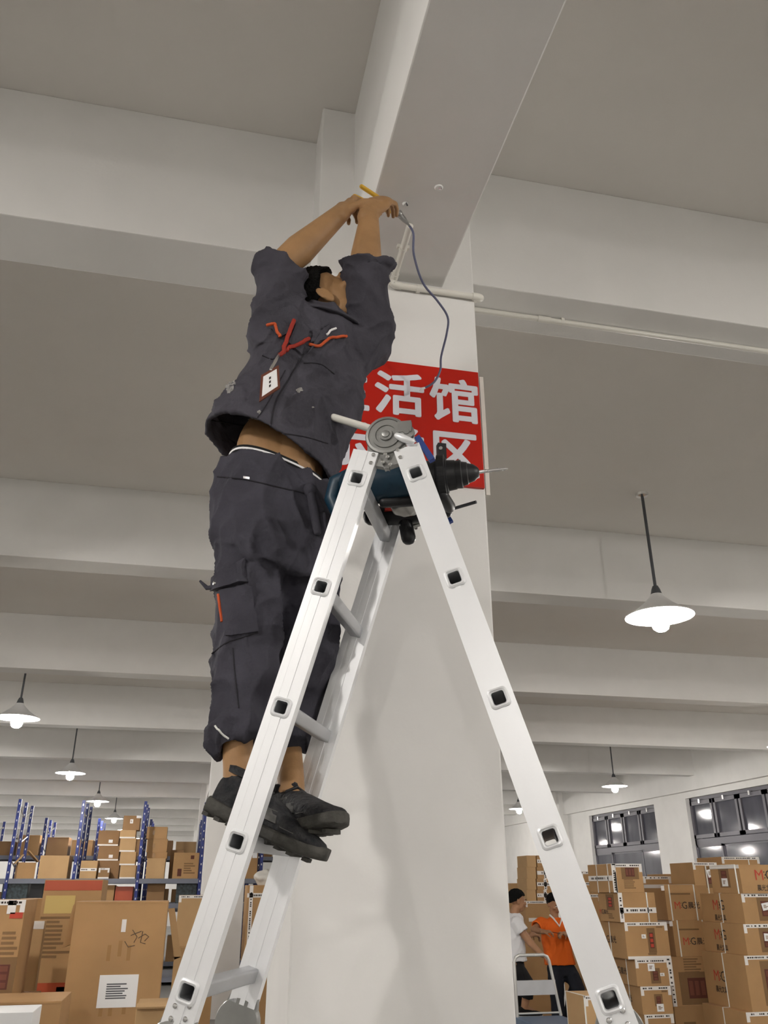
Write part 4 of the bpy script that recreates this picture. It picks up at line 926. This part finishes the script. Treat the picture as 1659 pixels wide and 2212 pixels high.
MB().box((0, -d_/2-.02, h_+.006), (w_, .06, .010), Matrix.Rotation(.25, 3, 'X')).build('flap', 'card2', t); MB().box((.02, -d_/2-.002, h_-.03), (w_*.9, .006, .008)).build('flap_edge', 'card2', t)
deco(pbox(382, 452, 1934, 2045, 12.6, .6, 'carton with printed white tape across its top beside the far column', z0=Z(410, 2045, 12.6), mat='card2'), ('tape_edge',), ('lines', 'front', .15, -.15, .12, .16, 4))
pbox(376, 455, 2045, 2112, 12.5, .6, 'carton under the one with printed white tape beside the far column', z0=Z(400, 2112, 12.5), z1=Z(410, 2045, 12.6)); pbox(370, 456, 2112, 2400, 12.4, .65, 'bottom carton of the stack beside the far column', z0=0, z1=Z(400, 2112, 12.5))
deco(pbox(532, 600, 1912, 2080, 12.8, .55, 'tall carton with a white vertical tape seen beyond the ladder rails', z0=Z(560, 2080, 12.8), mat='card'), ('tape_vert', 'front', -.16), ('tape_mid', 'front', .35))
pbox(528, 604, 2080, 2400, 12.7, .6, 'plain carton beneath the tall vertically taped carton', z0=0, z1=Z(560, 2080, 12.8), mat='card')

# ================================================================== racks
YR = 19.0; rx0, rx1 = at(32, 1800, YR).x, at(172, 1800, YR).x; bay = rx1-rx0; zsh = Z(240, 1898, YR); ztop = Z(200, 1729, YR)
def rack(y, label, n0, n1, shelves, top):
    R = thing('storage_rack', label, 'rack', (rx0, y, 0), world=True)
    for k in range(n0, n1+1):
        x = rx0+bay*k
        for dy in (0, .75, 1.55):
            p = MB(); p.box((x, y+dy, top/2), (.06, .05, top)); po_ = p.build('upright', 'rackb', R)
            hl_ = MB()
            for i in range(int(top/.16)): hl_.box((x, y+dy-.026, .1+.16*i), (.018, .003, .035))
            hl_.build('pale_plate_row', 'rackw', po_)  # small pale plates down the face of each upright
        for i in range(3):
            z = top-.25-.5*i
            MB().tube([(x, y, z+.12), (x, y+.75, z-.05)], .012, 6).build('brace', 'rackw', R); MB().tube([(x, y+.75, z-.05), (x, y+1.55, z+.12)], .012, 6).build('brace', 'rackw', R)
    for z in shelves:
        for k in range(n0, n1):
            for dy in (0, 1.55): MB().span((rx0+bay*k+.03, y+dy-.02, z-.09), (rx0+bay*(k+1)-.03, y+dy+.02, z)).build('beam', 'rackg', R)
            MB().span((rx0+bay*k+.02, y+.02, z-.03), (rx0+bay*(k+1)-.02, y+1.53, z-.001)).build('shelf_panel', 'rackg', R)
    return R
zlo = Z(240, 1952, YR)
rack(YR, 'blue storage rack with open upright frames and cartons on its grey shelf', -1, 5, (.15, zlo, zsh), ztop)
rack(22.8, 'second blue storage rack standing behind the first across an aisle', -2, 6, (.15, 1.3, 2.45), 3.3)
def sbox(l, r, t, b, label, dy=.1, d=.6, rot=0, mat='card', z0=None, **kw): return pbox(l, r, t, b, YR+dy, min(d, .70-dy) if dy < .5 else .2, label, z0=(zsh if z0 is None else z0), mat=mat, rot=rot, **kw)
ZR = lambda x, y, dy=.1: at(x, y, YR+dy).z
deco(sbox(84, 147, 1848, 0, 'plain pale carton beside the tilted open carton on the rack shelf', mat='card2'))
ob = thing('open_carton', 'battered open carton tilted on the rack shelf with flaps bent up', 'carton', (at(51, 1850, YR).x, YR+.45, zsh), .25)
oc = MB(); [oc.box((q*.165, 0, .15), (.010, .40, .30)) for q in (-1, 1)]; [oc.box((0, q*.195, .15), (.32, .010, .30)) for q in (-1, 1)]; oc.box((0, 0, .005), (.32, .38, .010)); oc.build('box_body', 'card', ob)
MB().box((.10, -.03, .42), (.30, .4, .02), Matrix.Rotation(.75, 3, 'Y')).build('flap', 'card', ob); MB().box((-.16, -.03, .36), (.22, .4, .02), Matrix.Rotation(-.9, 3, 'Y')).build('flap', 'card2', ob)
deco(sbox(173, 209, 1859, 0, 'small pale carton with a bright tape line on the rack shelf', mat='card2', dy=.05), ('tape_mid', 'front'))
deco(sbox(212, 236, 1875, 0, 'tiny white-edged carton in front on the rack shelf', mat='card3', dy=.04, d=.2), ('tape_edge',), ('tape_bottom',))
zz = zsh
for i, (t, lab) in enumerate(((1859, 'lowest brown carton of the three-carton pile on the rack shelf'), (1827, 'middle brown carton of the three-carton pile on the shelf'), (1794, 'top brown carton of the three-carton pile on the shelf'))):
    c = sbox(212, 257, t, 0, lab, dy=.35, z0=zz, mat='card3'); zz = ZR(235, t, .35)
    if i: deco(c, ('tape_bottom',), ('plate', 'front', .05, -.06, .08, .06, 'label', 'paper'))
zz = zsh
for i, t in enumerate((1869, 1840, 1811, 1793)):
    c = sbox(259, 293, t, 0, ('lowest pale carton of the narrow tall pile on the shelf', 'second pale carton of the narrow tall pile on the shelf', 'third pale carton of the narrow tall pile on the shelf', 'flat pale carton near the top of the narrow tall pile')[i], dy=.08, d=.4, z0=zz, mat='card2'); zz = ZR(276, t, .08); deco(c, ('tape_bottom',))
deco(sbox(266, 302, 1762, 0, 'dark carton with two small labels capping the narrow tall pile', dy=.1, d=.4, z0=zz, mat='card3'), ('label', 'front', .0, .03, .06, .08), ('plate', 'front', .14, .12, .1, .05, 'label', 'paper'))
sbox(316, 356, 1854, 0, 'wide pale carton low on the shelf beside the blue upright', mat='card2', dy=.05)
zz = ZR(330, 1854, .05)
for i, t in enumerate((1841, 1812, 1786)):
    c = sbox(317, 361, t, 0, ('thin brown carton on the wide pale carton', 'brown carton with dark tape cross on the thin carton', 'top brown carton with dark tape above the wide pale carton')[i], dy=.25, d=.4, z0=zz, mat='card'); zz = ZR(338, t, .25); deco(c, ('plate', 'front', -.06, 0, .05, .08, 'tape', 'tapeb'))
sbox(366, 394, 1836, 0, 'dark brown carton standing between two pale cartons on the shelf', mat='card3', dy=.5)
deco(sbox(374, 429, 1842, 0, 'carton with printed square mark and dark brown block at the shelf end', dy=.04, d=.4), ('lines', 'front', .08, -.05, .24, .22, 5), ('plate', 'front', .12, .16, .07, .07, 'printed_mark', 'pbrn'), ('plate', 'front', -.12, -.13, .08, .14, 'dark_block', 'pbrn'))  # plain dark brown rectangle low on the left of the front
for i, (l, r, t, mt, lab) in enumerate(((3, 58, 1906, 'bin', 'smoked plastic bin of small parts under the rack shelf'), (64, 92, 1905, 'dark', 'black box beside the smoked bin under the shelf'), (218, 246, 1912, 'card', 'carton of blue-grey bottles under the shelf'), (248, 286, 1915, 'taper', 'stack of red parcels under the rack shelf'), (317, 355, 1908, 'card3', 'long brown carton with white dots under the shelf'), (380, 424, 1908, 'bin', 'smoked bin with teal packets under the shelf end'), (150, 214, 1908, 'card3', 'brown carton beside the bottle carton under the shelf'))):
    c = sbox(l, r, t, 0, lab, dy=.06+.02*i, d=.5, z0=zlo, mat=mt)
for l, r, t, mt, lab in ((534, 558, 1805, 'card', 'brown carton with white sticker on the shelf beyond the ladder'), (598, 624, 1812, 'card3', 'plain brown carton next to the sticker carton beyond the ladder')):
    c = sbox(l, r, t, 0, lab, dy=.08, d=.5, mat=mt)
    if l == 534: deco(c, ('plate', 'front', .05, .03, .1, .1, 'label', 'paper'))
bg = thing('plastic_bag', 'white plastic bag on a carton between the ladder rails', 'bag', at(572, 1905, 12.85), world=True)
zb_ = Z(566, 1912, 12.8)+.098; pb_ = at(575, 1897, 13.05); m_ = MB().ell((pb_.x, 13.05, zb_), (.16, .14, .11), None, 26, 18).mesh('bag', 'clear', ORG[bg.name], 'all'); displace(m_, lambda c, n: .05*noise.noise(c*11)); link('bag_film', m_, bg)
for k in range(-2, 6):
    for z, hh in ((.15, .5), (1.3, .45), (2.45, .42)):
        for q in (0, 1):
            rr = random.Random(k*10+int(z*10)+q); w2 = bay*.40; x = rx0+bay*k+bay*(.27+.46*q)
            carton(x-w2/2, x+w2/2, 22.85, .6, z, z+hh*(.7+.4*rr.random()), 'carton on the second rack behind the first rack', mat=rr.choice(('card', 'card2', 'card3')), group='cartons on the second rack')

# ================================================================== two men and the trolley
def standing(root, skin_parts, head, hands, skin='skin2', vox=.009):
    mb = MB()
    for path, rad in skin_parts: mb.caps(path, rad, 16)
    head_skin(mb, *head)
    for hnd in hands: hand_skin(mb, *hnd)
    finish(remesh(mb, vox, 2), 'body', skin, root); head_parts(root, *head, spike=.010)
def cloth(root, name, mat, parts, vox=.011, amp=.006, rings_=None):
    mb = MB()
    for kind, *a in parts:
        if kind == 's': sleeve(mb, *a)
        else: mb.ringloft(a[0])
    me = remesh(mb, vox, 3); displace(me, lambda c, n: wr_noise(c, 7, amp, (1.4, 1.4, .8))); return finish(me, name, mat, root)
# orange shirt, facing the camera, looking down at his hands
YO = 10.9; G = lambda x, y, Y=YO: at(x, y, Y)
om = thing('person', 'young man in an orange V-neck shirt looking down at his hands by the cartons', 'person', (G(1210, 2000).x, YO, 0), world=True)
hd = G(1197, 1953); ch = G(1198, 2010); pv = G(1210, 2085)
sl_, sr_ = G(1171, 1995), G(1226, 1997); el_, er_ = G(1153, 2008, YO-.08), G(1236, 2020, YO-.08); wl_, wr2 = G(1174, 2013, YO-.25), G(1221, 2017, YO-.25)
hl_, hr_ = G(1200, 2092), G(1226, 2094); kl_, kr_ = G(1203, 2140, YO-.05), G(1247, 2132, YO-.12); al_, ar_ = V((G(1206, 2195).x, YO, .09)), V((G(1232, 2195).x, YO+.12, .09))
standing(om, [([pv, ch, G(1198, 1990)], [.11, .105, .07]), ([G(1198, 1992), G(1197, 1968)], [.055, .05]), ([sl_, el_], [.05, .042]), ([el_, wl_], [.042, .028]), ([sr_, er_], [.05, .042]), ([er_, wr2], [.042, .028]),
 ([hl_, kl_, al_], [.085, .056, .04]), ([hr_, kr_, ar_], [.085, .056, .04]), ([al_, al_+V((0, -.1, -.05))], [.04, .032]), ([ar_, ar_+V((.03, -.1, -.05))], [.04, .032])],
 (hd, V((.25, -.9, -.35)), V((.05, -.3, .95)), 1.0), [(wl_, V((.9, -.4, .05)), V((0, .2, -1)), V((0, -.8, .5)), (60, 62, 65, 68)), (wr2, V((-.9, -.4, .1)), V((0, .2, -1)), V((0, -.8, .5)), (60, 62, 65, 68))])
LX, FY = V((1, 0, 0)), V((0, -1, 0))
tor = [ering(G(1198, 1982), LX, FY, .07, .06, 36), ering(G(1199, 1990), LX, FY, .15, .09, 36), ering(G(1199, 2003), LX, FY, .185, .12, 36), ering(G(1201, 2030), LX, FY, .185, .125, 36), ering(G(1206, 2060), LX, FY, .18, .125, 36), ering(G(1210, 2084), LX, FY, .195, .135, 36), ering(G(1210, 2084), LX, FY, .18, .12, 36), ering(G(1208, 2070), LX, FY, .16, .11, 36), ering(G(1208, 2069), LX, FY, .01, .01, 36)]
shirt = cloth(om, 'shirt', 'shirto', [('r', tor), ('s', [ch*.3+sl_*.7, sl_, sl_*.3+el_*.7], [.085, .082, .080], .05, .016), ('s', [ch*.3+sr_*.7, sr_, sr_*.3+er_*.7], [.085, .082, .080], .05, .016)])
nk = G(1198, 1980); vp = [nk+V((-.075, -.03, .02)), nk+V((-.055, -.095, -.02)), nk+V((0, -.128, -.105)), nk+V((.055, -.095, -.02)), nk+V((.075, -.03, .02))]
MB().tube(vp, .011, 8).build('v_collar', 'paper', shirt, True)
cloth(om, 'trousers', 'navy', [('r', [ering(G(1210, 2072), LX, FY, .14, .1, 36), ering(G(1211, 2090), LX, FY, .17, .12, 36), ering(G(1213, 2108), LX, FY, .16, .12, 36)]), ('s', [hl_, (hl_+kl_)/2, kl_, al_+V((0, 0, .10))], [.10, .098, .085, .075], .04, .018), ('s', [hr_, (hr_+kr_)/2, kr_, ar_+V((0, 0, .10))], [.10, .10, .095, .075], .04, .018)])
ph = thing('phone_cord', 'thin cord held between the hands of the man in orange', 'cord', wl_, world=True)
MB().tube([wl_+V((.09, -.06, .0)), (wl_+wr2)/2+V((0, -.08, .0)), wr2+V((-.09, -.06, .01))], .004, 6).build('cord', 'blackp', ph, True)
# white shirt, seen from the side, hand on the trolley
YW = 10.3
wm = thing('person', 'man in a white T-shirt seen from the side with one hand on the trolley', 'person', (G(1112, 2000, YW).x, YW, 0), world=True)
H = lambda x, y, dy=0: at(x, y, YW+dy)
hd = H(1117, 1946); ch = H(1106, 2005); pv = H(1108, 2082); s1, s2 = H(1112, 1990, -.14), H(1106, 1992, .15); e1, e2 = H(1143, 2034, -.22), H(1128, 2030, .12); w1, w2 = H(1170, 2062, -.36), H(1150, 2018, .1)
q1, q2 = H(1110, 2090, -.08), H(1104, 2090, .09); k1, k2 = H(1140, 2128, -.14), H(1118, 2140, .12); a1, a2 = H(1133, 2178, -.1), V((H(1100, 2190, .2).x, YW+.2, .10))
a1.z = max(a1.z, .24)
FX, SY_ = V((1, 0, 0)), V((0, 1, 0))
standing(wm, [([pv, ch, H(1108, 1985)], [.10, .10, .07]), ([H(1109, 1985), H(1113, 1965)], [.055, .052]), ([s1, e1], [.05, .042]), ([e1, w1], [.042, .029]), ([s2, e2], [.05, .042]), ([e2, w2], [.042, .028]),
 ([q1, k1, a1], [.085, .058, .040]), ([q2, k2, a2], [.085, .058, .04]), ([a1, a1+V((.12, 0, -.05))], [.04, .03]), ([a2, a2+V((.12, 0, -.06))], [.04, .03])],
 (hd, V((.95, -.1, -.1)), V((.1, 0, .99)), 1.0), [(w1, V((.75, -.3, -.45)), V((-.3, 0, -.9)), V((.2, -.9, 0)), (55, 58, 60, 62)), (w2, V((.8, .1, -.2)), V((0, 0, -1)), V((.2, .9, 0)), (55, 58, 60, 62))])
tor = [ering(H(1110, 1972), FX, SY_, .065, .07, 36), ering(H(1109, 1980), FX, SY_, .10, .14, 36), ering(H(1107, 1995), FX, SY_, .125, .185, 36), ering(H(1106, 2025), FX, SY_, .13, .18, 36), ering(H(1108, 2055), FX, SY_, .135, .175, 36), ering(H(1109, 2076), FX, SY_, .145, .18, 36), ering(H(1109, 2076), FX, SY_, .13, .165, 36), ering(H(1109, 2062), FX, SY_, .12, .15, 36), ering(H(1109, 2061), FX, SY_, .01, .01, 36)]
cloth(wm, 'shirt', 'shirtw', [('r', tor), ('s', [ch*.3+s1*.7, s1, s1*.45+e1*.55], [.085, .082, .078], .05, .016), ('s', [ch*.3+s2*.7, s2, s2*.45+e2*.55], [.085, .082, .078], .05, .016)], amp=.009)
cloth(wm, 'trousers', 'black', [('r', [ering(H(1108, 2066), FX, SY_, .10, .13, 36), ering(H(1108, 2085), FX, SY_, .125, .155, 36), ering(H(1110, 2104), FX, SY_, .12, .15, 36)]), ('s', [q1, (q1+k1)/2, k1, k1*.45+a1*.55], [.10, .098, .088, .078], .04, .018), ('s', [q2, (q2+k2)/2, k2, k2*.3+a2*.7], [.10, .098, .085, .075], .04, .018)])
for a in (a1, a2):
    so = MB().ringloft([ering(a+V((x, 0, -.045+dz)), V((0, 1, 0)), V((0, 0, 1)), wd, hh, 18, 2.4) for x, wd, hh, dz in ((-.075, .02, .03, .01), (-.06, .037, .045, .015), (.0, .042, .048, .012), (.08, .046, .036, -.004), (.15, .046, .028, -.012), (.19, .03, .022, -.016), (.205, .012, .012, -.02))]).build('shoe', 'black', wm, True)
    MB().ringloft([ering(a+V((x, 0, -.082)), V((0, 1, 0)), V((0, 0, 1)), wd, .010, 18, 4) for x, wd in ((-.08, .025), (-.06, .042), (.08, .050), (.17, .044), (.21, .018))]).build('sole', 'paper', so)
# trolley
YT = 9.75; tx0, tx1 = at(1112, 2100, YT).x, at(1188, 2100, YT).x; zh = at(1150, 2063, YT).z; zp = at(1150, 2196, YT).z; zp = max(zp, .14)
tl = thing('platform_trolley', 'steel platform trolley with a tubular push handle and blue-grey deck', 'trolley', ((tx0+tx1)/2, YT, 0), world=True)
lean = V((.05, 0, 0))
MB().tube([V((tx0, YT, zp)), V((tx0, YT, zh-.06)), V((tx0+.02, YT, zh-.02)), V((tx0+.06, YT, zh)), V((tx1-.06, YT, zh)), V((tx1-.02, YT, zh-.02)), V((tx1+.0, YT, zh-.06)), V((tx1+.09, YT, zp))], .017, 12).build('push_handle', 'rackw', tl, True)
MB().span((tx0, YT-.012, zp+.20), (tx1+.05, YT+.012, zp+.34)).build('cross_panel', 'alud', tl)
MB().tube([V((tx0, YT, zp+.03)), V((tx1+.08, YT, zp+.03))], .010, 8).build('cross_bar', 'rackw', tl)
MB().span((tx0-.03, YT-.75, zp-.06), (tx1+.10, YT+.03, zp)).build('deck', 'trolb', tl, bevel=.008)
for x in (tx0+.05, tx1+.05):
    for y in (YT-.65, YT-.08):
        MB().lathe([(0, -.018), (.045, -.018), (.05, -.012), (.05, .012), (.045, .018), (0, .018)], (x, y, .05), (1, 0, 0), 18).build('wheel', 'rubber', tl, True); MB().span((x-.03, y-.03, .05), (x+.03, y+.03, zp-.05)).build('caster_fork', 'alud', tl)
